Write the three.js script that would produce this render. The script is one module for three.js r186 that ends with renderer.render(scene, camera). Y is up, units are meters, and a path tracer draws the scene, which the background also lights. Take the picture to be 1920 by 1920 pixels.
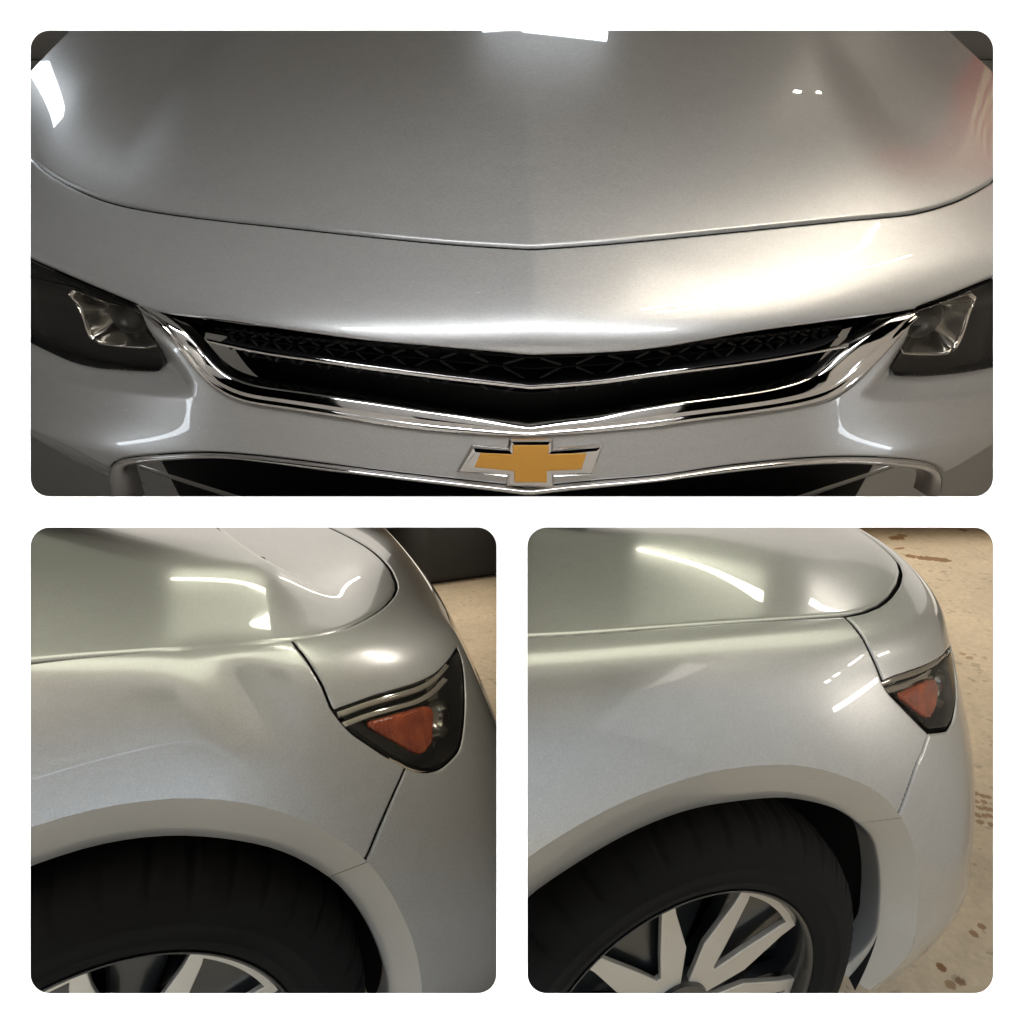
import * as THREE from 'three';
import { RectAreaLightUniformsLib } from 'three/addons/lights/RectAreaLightUniformsLib.js';
import { mergeGeometries } from 'three/addons/utils/BufferGeometryUtils.js';
import { RoundedBoxGeometry } from 'three/addons/geometries/RoundedBoxGeometry.js';

/* ---------- camera, exposure, room light ---------- */
const scene = new THREE.Scene();
const PITCH = 0.24587;
const EYE = new THREE.Vector3(0, 1.30, 0);
const camera = new THREE.PerspectiveCamera(77.32, 1, 0.01, 60);
camera.position.copy(EYE);
camera.rotation.x = -PITCH;
camera.updateMatrixWorld(true);
const renderer = new THREE.WebGLRenderer({ antialias: true });
renderer.toneMapping = THREE.LinearToneMapping;
renderer.toneMappingExposure = 1;
renderer.shadowMap.enabled = true;
scene.background = new THREE.Color(0x000000);
RectAreaLightUniformsLib.init();

/* the display stand leans back by PITCH: STAND turns its own axes into the room's */
const STAND = new THREE.Matrix4().makeRotationX(-PITCH).setPosition(EYE);

/* ---------- measured shapes, metres ---------- */
const SHAPE = {
  pitch: 0.24587,
  p2: {
    net: [[[-0.62,1.056,0.312],[-0.62,1.0514,0.4582],[-0.62,1.0462,0.5624],[-0.62,1.0431,0.5994],[-0.62,1.0405,0.6237],[-0.62,1.0138,0.7027],[-0.62,1.0021,0.7734],[-0.62,1.0019,0.8384],[-0.62,0.9897,0.8613],[-0.62,0.946,0.8885],[-0.62,0.8389,0.9008],[-0.62,0.7438,0.9086],[-0.62,0.625,0.9131],[-0.62,0.47,0.9102],[-0.62,0.3814,0.905],[-0.62,0.3253,0.9076],[-0.62,0.2,0.86]],[[-0.3725,1.0384,0.3196],[-0.3725,1.0338,0.4658],[-0.3725,1.0287,0.5701],[-0.3725,1.0256,0.607],[-0.3725,1.023,0.6313],[-0.3725,0.9962,0.7103],[-0.3725,0.9846,0.781],[-0.3725,0.9841,0.8466],[-0.3725,0.9733,0.8655],[-0.3725,0.9343,0.8899],[-0.3725,0.841,0.9006],[-0.3725,0.7436,0.9086],[-0.3725,0.625,0.9131],[-0.3725,0.47,0.9102],[-0.3725,0.3814,0.905],[-0.3725,0.3253,0.9076],[-0.3725,0.2,0.86]],[[-0.2343,1.0211,0.3226],[-0.2343,1.0165,0.4688],[-0.2342,1.0113,0.573],[-0.2341,1.0082,0.61],[-0.234,1.0056,0.6343],[-0.234,0.9789,0.7133],[-0.2339,0.9673,0.7839],[-0.2339,0.9665,0.85],[-0.2339,0.9571,0.8671],[-0.2339,0.9225,0.8903],[-0.2339,0.8434,0.9004],[-0.2339,0.7433,0.9086],[-0.2339,0.625,0.9131],[-0.2339,0.47,0.9102],[-0.2339,0.3814,0.905],[-0.2339,0.3253,0.9076],[-0.2339,0.2,0.86]],[[-0.1,1.0135,0.324],[-0.1007,1.0089,0.4702],[-0.1014,1.0038,0.5744],[-0.1016,1.0007,0.6114],[-0.1018,0.9981,0.6357],[-0.1022,0.9713,0.7147],[-0.1026,0.9598,0.7852],[-0.1029,0.9588,0.8516],[-0.1029,0.95,0.8678],[-0.1029,0.9171,0.8906],[-0.1029,0.8451,0.9003],[-0.1029,0.7431,0.9086],[-0.1029,0.625,0.9131],[-0.1029,0.47,0.9102],[-0.1029,0.3814,0.905],[-0.1029,0.3253,0.9076],[-0.1029,0.2,0.86]],[[0.0349,1.0011,0.326],[0.0387,0.9965,0.472],[0.0415,0.9914,0.5761],[0.0426,0.9883,0.6129],[0.0433,0.9857,0.6371],[0.0454,0.9591,0.716],[0.0473,0.9476,0.7864],[0.0493,0.9463,0.8528],[0.0493,0.9384,0.8681],[0.0497,0.9085,0.8902],[0.05,0.8467,0.8996],[0.0503,0.7429,0.9081],[0.0505,0.625,0.9128],[0.0507,0.47,0.91],[0.0507,0.3814,0.9049],[0.0507,0.3253,0.9076],[0.0506,0.2,0.86]],[[0.1756,0.9929,0.3216],[0.1856,0.9882,0.4691],[0.1916,0.9828,0.5745],[0.1933,0.9796,0.612],[0.1944,0.9768,0.6366],[0.1997,0.9494,0.7164],[0.204,0.9374,0.7877],[0.2088,0.9357,0.8545],[0.2035,0.9283,0.872],[0.2003,0.901,0.8956],[0.1985,0.8483,0.9058],[0.1963,0.7427,0.9124],[0.1942,0.625,0.9155],[0.193,0.47,0.9115],[0.1922,0.3814,0.9058],[0.1925,0.3253,0.9077],[0.1942,0.2,0.8597]],[[0.1364,0.9773,0.3196],[0.1874,0.9734,0.4592],[0.2238,0.969,0.5592],[0.2368,0.9663,0.5947],[0.2453,0.9641,0.6181],[0.2729,0.9415,0.6936],[0.2978,0.9315,0.7613],[0.3189,0.9298,0.8237],[0.3375,0.9217,0.8426],[0.3544,0.8952,0.8664],[0.3603,0.8495,0.8748],[0.3703,0.7426,0.8936],[0.3817,0.625,0.9024],[0.3863,0.47,0.9055],[0.3896,0.3814,0.9006],[0.3929,0.3253,0.9071],[0.3811,0.2,0.8617]],[[0.0541,0.9618,0.3367],[0.1455,0.9587,0.4536],[0.2109,0.9553,0.5377],[0.2341,0.9532,0.5677],[0.2494,0.9516,0.5875],[0.2988,0.9337,0.6507],[0.3433,0.9256,0.7079],[0.3816,0.9239,0.7577],[0.4087,0.9149,0.7879],[0.4367,0.8893,0.8179],[0.4508,0.8506,0.8281],[0.4772,0.7425,0.854],[0.4972,0.625,0.8751],[0.5038,0.47,0.8944],[0.5067,0.3814,0.8911],[0.5117,0.3253,0.8963],[0.4922,0.2,0.8539]],[[-0.0417,0.9647,0.4124],[0.0851,0.9615,0.4853],[0.1762,0.9578,0.5373],[0.2087,0.9556,0.5557],[0.23,0.9538,0.5678],[0.2986,0.9351,0.6072],[0.3605,0.9265,0.643],[0.4148,0.9243,0.6702],[0.446,0.9145,0.707],[0.4841,0.8883,0.7383],[0.5111,0.8509,0.7475],[0.5483,0.7424,0.7837],[0.5864,0.625,0.8089],[0.6137,0.47,0.8274],[0.6173,0.3814,0.8314],[0.6471,0.3253,0.8349],[0.5971,0.2,0.8037]],[[-0.0994,0.9679,0.497],[0.044,0.9647,0.5272],[0.1467,0.9611,0.5482],[0.1832,0.9589,0.5553],[0.2072,0.9571,0.56],[0.2848,0.9385,0.5763],[0.3547,0.9299,0.5912],[0.4159,0.9276,0.5976],[0.4473,0.9172,0.6437],[0.4877,0.89,0.6794],[0.5171,0.8504,0.691],[0.5592,0.7425,0.7297],[0.6071,0.625,0.7506],[0.6467,0.47,0.759],[0.656,0.3814,0.7549],[0.6796,0.3253,0.7605],[0.6513,0.2,0.7456]],[[-0.0723,0.9756,0.3574],[0.0745,0.9724,0.3697],[0.1794,0.9688,0.3786],[0.2165,0.9666,0.3819],[0.241,0.9648,0.384],[0.3204,0.9462,0.3907],[0.3921,0.9376,0.397],[0.4524,0.9355,0.3989],[0.4995,0.9245,0.4231],[0.5513,0.8953,0.4414],[0.5839,0.8494,0.4467],[0.6383,0.7426,0.4778],[0.6909,0.625,0.4875],[0.7258,0.47,0.5039],[0.7358,0.3814,0.5016],[0.759,0.3253,0.5022],[0.7283,0.2,0.5041]],[[-0.055,0.9812,-0.0],[0.0912,0.978,-0.0],[0.1954,0.9744,-0.0],[0.2324,0.9722,-0.0],[0.2567,0.9704,-0.0],[0.3357,0.9518,-0.0],[0.4071,0.9431,-0.0],[0.4655,0.9411,-0.0],[0.5212,0.9296,-0.0],[0.5792,0.899,-0.0],[0.6125,0.8487,-0.0],[0.683,0.7426,-0.0],[0.731,0.625,-0.0],[0.7765,0.47,-0.0],[0.7761,0.3814,-0.0],[0.8007,0.3253,-0.0],[0.77,0.2,-0.0]]],
    matrix: [0.88457,-0.07997,-0.4595,0.0,0.0621,0.99661,-0.0539,0.0,0.46225,0.01914,0.88654,0.0,-0.92765,0.01164,-1.35526,1.0],
    cuts: [[-0.03505,-0.97944,0.19866,0.91702],[-0.88842,-0.06052,-0.45503,0.91405]],
    shut: [[0.0,0.5623],[0.2618,0.4608],[0.265,0.4596],[0.2695,0.4577],[0.2747,0.4555],[0.2805,0.4532],[0.2864,0.451],[0.292,0.4491],[0.2974,0.4477],[0.303,0.4465],[0.3086,0.4454],[0.3143,0.4444],[0.3201,0.4433],[0.3259,0.4421],[0.3318,0.4406],[0.3377,0.4391],[0.3437,0.4374],[0.3498,0.4359],[0.356,0.4344],[0.3622,0.4331],[0.3687,0.4319],[0.3754,0.4308],[0.3822,0.4299],[0.389,0.4291],[0.3957,0.4286],[0.402,0.4284],[0.4092,0.4287],[0.4161,0.4294],[0.4227,0.4304],[0.4291,0.4315],[0.4352,0.4326],[0.4445,0.4347],[0.4529,0.4369],[0.4611,0.4384],[0.4731,0.4386],[0.486,0.4369],[0.4972,0.435],[0.5099,0.4327],[0.5231,0.4302],[0.5418,0.4257],[0.5634,0.4204],[0.5939,0.415],[0.6302,0.4129],[0.666,0.4145],[0.7006,0.419],[0.7665,0.4334],[0.8297,0.4511],[0.8654,0.4595],[0.9022,0.459],[0.916,0.4533],[0.9276,0.4456],[0.937,0.4362],[0.9454,0.4245],[0.9533,0.4095],[0.9605,0.3936],[0.9664,0.3785],[0.9717,0.3638],[0.9776,0.3485],[0.9819,0.3369],[1.0005,0.287]],
    head: [[0.4913,0.6364],[0.4934,0.6412],[0.4965,0.6478],[0.5002,0.6547],[0.5039,0.6608],[0.5079,0.666],[0.5123,0.6709],[0.5169,0.6756],[0.5214,0.6801],[0.5261,0.6847],[0.5309,0.6892],[0.5356,0.6935],[0.5399,0.6972],[0.5474,0.7028],[0.5537,0.707],[0.562,0.7134],[0.5678,0.7169],[0.5757,0.7211],[0.5831,0.7241],[0.591,0.7264],[0.5998,0.7277],[0.609,0.7282],[0.618,0.7275],[0.6265,0.7263],[0.6397,0.7241],[0.6474,0.7226],[0.6561,0.7192],[0.6611,0.7156],[0.6668,0.7111],[0.6729,0.7062],[0.6789,0.7014],[0.6848,0.6966],[0.6908,0.6917],[0.697,0.6867],[0.7034,0.6815],[0.7103,0.6761],[0.7178,0.6705],[0.7255,0.6649],[0.7328,0.6599],[0.7441,0.6513],[0.7518,0.6436],[0.7561,0.6283],[0.7278,0.6271],[0.6991,0.628],[0.6824,0.6292],[0.6663,0.6308],[0.6511,0.6323],[0.637,0.6333],[0.6235,0.6339],[0.6094,0.6341],[0.5981,0.6337],[0.5865,0.6331],[0.5755,0.6324],[0.5656,0.632],[0.5567,0.6316],[0.5483,0.6313],[0.5404,0.631],[0.5329,0.6311],[0.5254,0.6316],[0.518,0.6323],[0.5112,0.6331],[0.5055,0.6337],[0.4968,0.6346]],
    amber: [[0.5337,0.6661],[0.5394,0.6661],[0.5479,0.6663],[0.5582,0.6666],[0.5688,0.6673],[0.5807,0.6678],[0.5949,0.6686],[0.6089,0.6701],[0.6191,0.673],[0.6225,0.679],[0.6188,0.686],[0.6149,0.6922],[0.6119,0.6989],[0.6078,0.7039],[0.5953,0.7088],[0.5852,0.7087],[0.5753,0.7035],[0.5671,0.6979],[0.5573,0.6908],[0.549,0.6845],[0.5402,0.6778],[0.5342,0.6728],[0.5323,0.6684]],
    seam: [[0.454,0.3434],[0.4621,0.4308],[0.4653,0.4818],[0.4702,0.5183],[0.4728,0.5379],[0.4756,0.557],[0.4787,0.5747],[0.4821,0.5927],[0.4843,0.6064],[0.4866,0.6197],[0.4886,0.6291],[0.4913,0.6364],[0.4934,0.6412],[0.4965,0.6478],[0.5002,0.6547],[0.5039,0.6608],[0.5079,0.666],[0.5123,0.6709],[0.5169,0.6756],[0.5214,0.6801],[0.5261,0.6847],[0.5309,0.6892],[0.5356,0.6935],[0.5399,0.6972],[0.5474,0.7028],[0.5537,0.707],[0.562,0.7138],[0.5582,0.7179],[0.5531,0.7238],[0.5476,0.7304],[0.5427,0.7367],[0.5384,0.7425],[0.5343,0.7483],[0.5303,0.7541],[0.5266,0.7596],[0.5232,0.7652],[0.52,0.7707],[0.517,0.7757],[0.514,0.7799],[0.508,0.7847],[0.5022,0.7882],[0.496,0.7928],[0.4914,0.7965],[0.4697,0.8131]],
    flange: [[0.0448,0.9967],[0.0424,0.9914],[0.0405,0.9853],[0.039,0.978],[0.0379,0.9689],[0.0373,0.957],[0.037,0.9402],[0.0372,0.9193],[0.0378,0.899],[0.0388,0.8805],[0.0402,0.8641],[0.042,0.8496],[0.0444,0.8365],[0.0472,0.8243],[0.0507,0.8128],[0.0547,0.8016],[0.0596,0.7907],[0.0654,0.78],[0.0722,0.7693],[0.0804,0.7589],[0.0902,0.7487],[0.102,0.7389],[0.1155,0.7297],[0.1305,0.7211],[0.1469,0.7132],[0.1646,0.7061],[0.1834,0.6999],[0.2029,0.6947],[0.2226,0.6905],[0.2421,0.6872],[0.2614,0.6846],[0.2806,0.6825],[0.2997,0.6815],[0.3189,0.6819],[0.3381,0.6835],[0.3574,0.6861],[0.3763,0.6903],[0.3947,0.696],[0.4123,0.7029],[0.429,0.7108],[0.4443,0.7198],[0.4586,0.7294],[0.4717,0.7395],[0.484,0.75],[0.4953,0.7607],[0.5056,0.7717],[0.5149,0.7829],[0.5232,0.794],[0.5308,0.8052],[0.5377,0.8164],[0.544,0.8279],[0.55,0.8399],[0.5557,0.8526],[0.5606,0.8668],[0.5648,0.8829],[0.5681,0.9009],[0.5704,0.9207],[0.5712,0.9411],[0.5706,0.9574],[0.5693,0.9691],[0.5673,0.978],[0.5644,0.9852],[0.5604,0.9912],[0.5555,0.9964]],
    arch: [[-0.3339,0.2418],[-0.3412,0.262],[-0.3472,0.2827],[-0.352,0.3038],[-0.3554,0.325],[-0.3575,0.3465],[-0.3583,0.368],[-0.3578,0.3896],[-0.3559,0.411],[-0.3527,0.4323],[-0.3482,0.4534],[-0.3424,0.4742],[-0.3353,0.4945],[-0.327,0.5144],[-0.3175,0.5337],[-0.3067,0.5524],[-0.2949,0.5704],[-0.2819,0.5877],[-0.268,0.6041],[-0.253,0.6196],[-0.2371,0.6341],[-0.2203,0.6477],[-0.2028,0.6601],[-0.1844,0.6715],[-0.1655,0.6817],[-0.1459,0.6907],[-0.1258,0.6985],[-0.1052,0.7051],[-0.0843,0.7103],[-0.0632,0.7145],[-0.0419,0.7179],[-0.0203,0.7204],[0.0014,0.7213],[0.0232,0.7207],[0.0449,0.7185],[0.0664,0.7148],[0.0876,0.7095],[0.1084,0.7026],[0.1286,0.6945],[0.1484,0.6852],[0.1677,0.675],[0.1863,0.6636],[0.204,0.6507],[0.2206,0.6366],[0.2363,0.6214],[0.2512,0.6056],[0.2656,0.5892],[0.279,0.572],[0.2911,0.5539],[0.3019,0.5349],[0.3118,0.5154],[0.3209,0.4955],[0.3293,0.4752],[0.3368,0.4544],[0.3435,0.4332],[0.3494,0.4115],[0.3546,0.3894],[0.3586,0.3668],[0.3597,0.3439],[0.3579,0.321],[0.3541,0.2983],[0.349,0.2759],[0.3425,0.2539],[0.3347,0.2323]],
    dent: [[0.1584,0.8986,0.8898],[0.129,0.9356,0.8625],[0.1957,0.8405,0.8997]],
  },
  p3: {
    net: [[[-0.62,1.056,0.312],[-0.62,1.0514,0.4582],[-0.62,1.0462,0.5624],[-0.62,1.0431,0.5994],[-0.62,1.0405,0.6237],[-0.62,1.0138,0.7027],[-0.62,1.0021,0.7734],[-0.62,1.0019,0.8384],[-0.62,0.9897,0.8613],[-0.62,0.946,0.8885],[-0.62,0.8389,0.9008],[-0.62,0.7438,0.9086],[-0.62,0.625,0.9131],[-0.62,0.47,0.9102],[-0.62,0.3814,0.905],[-0.62,0.3253,0.9076],[-0.62,0.2,0.86]],[[-0.3725,1.0384,0.3196],[-0.3725,1.0338,0.4658],[-0.3725,1.0287,0.5701],[-0.3725,1.0256,0.607],[-0.3725,1.023,0.6313],[-0.3725,0.9962,0.7103],[-0.3725,0.9846,0.781],[-0.3725,0.9841,0.8466],[-0.3725,0.9733,0.8655],[-0.3725,0.9343,0.8899],[-0.3725,0.841,0.9006],[-0.3725,0.7436,0.9086],[-0.3725,0.625,0.9131],[-0.3725,0.47,0.9102],[-0.3725,0.3814,0.905],[-0.3725,0.3253,0.9076],[-0.3725,0.2,0.86]],[[-0.2343,1.0211,0.3226],[-0.2343,1.0165,0.4688],[-0.2342,1.0114,0.573],[-0.2341,1.0083,0.61],[-0.234,1.0057,0.6343],[-0.234,0.9789,0.7133],[-0.2339,0.9673,0.7839],[-0.2339,0.9665,0.85],[-0.2339,0.9571,0.8671],[-0.2339,0.9225,0.8903],[-0.2339,0.8434,0.9004],[-0.2339,0.7433,0.9086],[-0.2339,0.625,0.9131],[-0.2339,0.47,0.9102],[-0.2339,0.3814,0.905],[-0.2339,0.3253,0.9076],[-0.2339,0.2,0.86]],[[-0.1,1.0131,0.324],[-0.1007,1.0085,0.4702],[-0.1014,1.0033,0.5744],[-0.1016,1.0002,0.6114],[-0.1018,0.9976,0.6357],[-0.1022,0.9709,0.7147],[-0.1026,0.9594,0.7852],[-0.1029,0.9584,0.8516],[-0.1029,0.9498,0.8678],[-0.1029,0.9171,0.8906],[-0.1029,0.8451,0.9003],[-0.1029,0.7431,0.9086],[-0.1029,0.625,0.9131],[-0.1029,0.47,0.9102],[-0.1029,0.3814,0.905],[-0.1029,0.3253,0.9076],[-0.1029,0.2,0.86]],[[0.0349,1.0032,0.326],[0.0387,0.9987,0.472],[0.0415,0.9935,0.5761],[0.0426,0.9904,0.6129],[0.0433,0.9879,0.6371],[0.0454,0.9612,0.716],[0.0473,0.9496,0.7864],[0.0493,0.9481,0.8528],[0.0493,0.9393,0.8681],[0.0497,0.9086,0.8902],[0.05,0.8467,0.8996],[0.0503,0.7429,0.9081],[0.0505,0.625,0.9128],[0.0507,0.47,0.91],[0.0507,0.3814,0.9049],[0.0507,0.3253,0.9076],[0.0506,0.2,0.86]],[[0.1759,0.9986,0.3216],[0.1859,0.9939,0.4691],[0.1919,0.9886,0.5745],[0.1936,0.9853,0.612],[0.1947,0.9825,0.6366],[0.2,0.9552,0.7164],[0.2043,0.943,0.7877],[0.2091,0.9406,0.8545],[0.2037,0.9309,0.872],[0.2005,0.9012,0.8956],[0.1986,0.8482,0.9058],[0.1964,0.7427,0.9124],[0.1942,0.625,0.9155],[0.193,0.47,0.9115],[0.1922,0.3814,0.9058],[0.1925,0.3253,0.9077],[0.1942,0.2,0.8597]],[[0.1343,0.996,0.3196],[0.1852,0.9921,0.4592],[0.2216,0.9877,0.5592],[0.2346,0.9851,0.5947],[0.2432,0.9828,0.6181],[0.2708,0.9603,0.6936],[0.2956,0.9496,0.7613],[0.3167,0.9455,0.8237],[0.3353,0.9301,0.8426],[0.3527,0.8961,0.8664],[0.3595,0.8493,0.8748],[0.3703,0.7426,0.8936],[0.3817,0.625,0.9024],[0.3863,0.47,0.9055],[0.3896,0.3814,0.9006],[0.3929,0.3253,0.9071],[0.3811,0.2,0.8617]],[[0.063,0.9964,0.3367],[0.1545,0.9933,0.4536],[0.2199,0.9899,0.5377],[0.243,0.9878,0.5677],[0.2583,0.9862,0.5875],[0.3077,0.9686,0.6507],[0.3523,0.959,0.7079],[0.3905,0.953,0.7577],[0.418,0.9305,0.7879],[0.4444,0.891,0.8179],[0.4537,0.8501,0.8281],[0.4764,0.7425,0.854],[0.4974,0.625,0.8751],[0.5038,0.47,0.8944],[0.5067,0.3814,0.8911],[0.5117,0.3253,0.8963],[0.4922,0.2,0.8539]],[[-0.0114,1.0087,0.4124],[0.1154,1.0055,0.4853],[0.2065,1.0018,0.5373],[0.239,0.9996,0.5557],[0.2603,0.9977,0.5678],[0.329,0.9795,0.6072],[0.3909,0.969,0.643],[0.445,0.9613,0.6702],[0.4774,0.9343,0.707],[0.5098,0.8904,0.7383],[0.5212,0.8502,0.7475],[0.5462,0.7425,0.7837],[0.5866,0.625,0.8089],[0.6137,0.47,0.8274],[0.6173,0.3814,0.8314],[0.6471,0.3253,0.8349],[0.5971,0.2,0.8037]],[[-0.0631,1.0169,0.497],[0.0804,1.0137,0.5272],[0.1831,1.0101,0.5482],[0.2195,1.0079,0.5553],[0.2435,1.006,0.56],[0.3211,0.9879,0.5763],[0.3911,0.9772,0.5912],[0.4521,0.9688,0.5976],[0.485,0.9393,0.6437],[0.5186,0.8923,0.6794],[0.5292,0.8496,0.691],[0.5566,0.7426,0.7297],[0.6074,0.625,0.7506],[0.6467,0.47,0.759],[0.656,0.3814,0.7549],[0.6796,0.3253,0.7605],[0.6513,0.2,0.7456]],[[-0.0374,1.0236,0.3574],[0.1094,1.0204,0.3697],[0.2143,1.0167,0.3786],[0.2514,1.0146,0.3819],[0.2759,1.0127,0.384],[0.3553,0.9945,0.3907],[0.427,0.9839,0.397],[0.4871,0.9758,0.3989],[0.5357,0.9461,0.4231],[0.5811,0.8975,0.4414],[0.5954,0.8487,0.4467],[0.6357,0.7427,0.4778],[0.6913,0.625,0.4875],[0.7258,0.47,0.5039],[0.7358,0.3814,0.5016],[0.759,0.3253,0.5022],[0.7283,0.2,0.5041]],[[-0.02,1.0292,-0.0],[0.1262,1.026,-0.0],[0.2304,1.0224,-0.0],[0.2674,1.0202,-0.0],[0.2917,1.0183,-0.0],[0.3707,1.0002,-0.0],[0.4421,0.9895,-0.0],[0.5003,0.9815,-0.0],[0.5575,0.9513,-0.0],[0.609,0.9012,-0.0],[0.6241,0.848,-0.0],[0.6804,0.7428,-0.0],[0.7314,0.625,-0.0],[0.7765,0.47,-0.0],[0.7761,0.3814,-0.0],[0.8007,0.3253,-0.0],[0.77,0.2,-0.0]]],
    matrix: [0.95058,0.02908,-0.3091,0.0,-0.01302,0.99846,0.0539,0.0,0.3102,-0.04721,0.9495,0.0,-0.01803,0.0638,-1.57186,1.0],
    cuts: [[-0.10393,-0.95482,0.27842,0.81338],[0.94761,-0.01006,0.31927,-0.03628]],
    shut: [[0.0,0.3842],[0.1316,0.3972],[0.136,0.3975],[0.142,0.398],[0.1493,0.3987],[0.1577,0.3996],[0.1666,0.4005],[0.1756,0.4015],[0.1844,0.4023],[0.1919,0.403],[0.1995,0.4036],[0.2074,0.4043],[0.2154,0.4048],[0.2234,0.4054],[0.2314,0.406],[0.2393,0.4066],[0.2472,0.4072],[0.2552,0.4079],[0.2633,0.4086],[0.2715,0.4093],[0.2796,0.41],[0.2876,0.4108],[0.2955,0.4115],[0.303,0.4124],[0.3103,0.4132],[0.3194,0.4144],[0.3282,0.4157],[0.3367,0.4171],[0.3447,0.4185],[0.3524,0.42],[0.3596,0.4214],[0.3694,0.4234],[0.378,0.4254],[0.3864,0.4276],[0.3953,0.4302],[0.4035,0.4329],[0.4124,0.4362],[0.4214,0.4399],[0.43,0.4438],[0.4376,0.4474],[0.4509,0.4542],[0.4617,0.4588],[0.4746,0.4622],[0.4878,0.4644],[0.5148,0.4656],[0.5341,0.4633],[0.5565,0.4613],[0.6046,0.4602],[0.6568,0.4639],[0.6962,0.4643],[0.7142,0.4592],[0.7322,0.4524],[0.7509,0.446],[0.7719,0.4392],[0.7897,0.4345],[0.8113,0.4316],[0.8334,0.4326],[0.8645,0.441],[0.9064,0.4747],[1.0205,0.5264]],
    head: [[0.4797,0.6304],[0.4869,0.6437],[0.4925,0.6509],[0.4996,0.659],[0.5068,0.6667],[0.5133,0.6734],[0.5197,0.6797],[0.527,0.6865],[0.5339,0.6928],[0.5419,0.6997],[0.5495,0.706],[0.5549,0.7104],[0.5801,0.7166],[0.6001,0.7208],[0.6171,0.7176],[0.6266,0.7137],[0.6362,0.7087],[0.6441,0.7049],[0.6528,0.7007],[0.6611,0.6958],[0.6667,0.6912],[0.672,0.6859],[0.6773,0.6807],[0.6823,0.6765],[0.6952,0.6714],[0.7095,0.669],[0.7031,0.661],[0.6787,0.6516],[0.6324,0.6427],[0.6049,0.6414],[0.5835,0.639],[0.563,0.6368],[0.5509,0.6353],[0.5393,0.6339],[0.5281,0.6325],[0.5167,0.6311],[0.5056,0.6299],[0.4964,0.6292],[0.4861,0.6292]],
    amber: [[0.5252,0.6656],[0.5373,0.6659],[0.5554,0.667],[0.5791,0.6681],[0.6033,0.6731],[0.6086,0.68],[0.6065,0.6878],[0.6018,0.6942],[0.5904,0.7008],[0.5791,0.7046],[0.5679,0.7009],[0.558,0.6947],[0.5457,0.6862],[0.5344,0.6778],[0.527,0.672]],
    seam: [[0.4485,0.3949],[0.4521,0.4487],[0.4525,0.474],[0.4557,0.5025],[0.4604,0.5362],[0.4623,0.5541],[0.4646,0.5714],[0.4676,0.5863],[0.471,0.6007],[0.4757,0.6178],[0.4797,0.6304],[0.4869,0.6437],[0.4925,0.6509],[0.4996,0.659],[0.5068,0.6667],[0.5133,0.6734],[0.5197,0.6797],[0.527,0.6865],[0.5339,0.6928],[0.5419,0.6997],[0.5495,0.706],[0.5549,0.7104],[0.5489,0.7184],[0.5425,0.7273],[0.535,0.7345],[0.5313,0.7406],[0.5271,0.7486],[0.5231,0.7568],[0.5201,0.7634],[0.517,0.7707],[0.5141,0.7755],[0.5092,0.7805],[0.5034,0.7849],[0.4957,0.7889],[0.4895,0.7918],[0.4616,0.8055]],
    flange: [[0.0373,0.9989],[0.035,0.9935],[0.0331,0.9873],[0.0317,0.9798],[0.0307,0.9705],[0.0301,0.9581],[0.0299,0.9404],[0.03,0.918],[0.0306,0.8963],[0.0315,0.8768],[0.0329,0.8597],[0.0346,0.8446],[0.0369,0.8309],[0.0396,0.8181],[0.0429,0.8057],[0.0468,0.7936],[0.0514,0.7817],[0.0568,0.7697],[0.0632,0.7579],[0.0708,0.7462],[0.08,0.7348],[0.0912,0.7239],[0.1049,0.7139],[0.1212,0.7058],[0.1392,0.6991],[0.1585,0.6933],[0.1787,0.6884],[0.1996,0.6845],[0.2205,0.6818],[0.2409,0.68],[0.2608,0.6789],[0.2804,0.6786],[0.2998,0.6797],[0.3189,0.6819],[0.3379,0.6847],[0.3569,0.6882],[0.3756,0.6927],[0.3937,0.6986],[0.4111,0.7055],[0.4276,0.7132],[0.4433,0.7214],[0.4582,0.73],[0.4721,0.7391],[0.485,0.7489],[0.497,0.7593],[0.508,0.7699],[0.5181,0.7809],[0.5271,0.792],[0.5353,0.8031],[0.543,0.8144],[0.5496,0.8261],[0.5553,0.8384],[0.5603,0.8515],[0.5646,0.866],[0.5682,0.8823],[0.571,0.9006],[0.5729,0.9206],[0.5743,0.9412],[0.5755,0.9577],[0.575,0.9695],[0.5729,0.9784],[0.57,0.9857],[0.5659,0.9917],[0.5608,0.997]],
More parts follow.
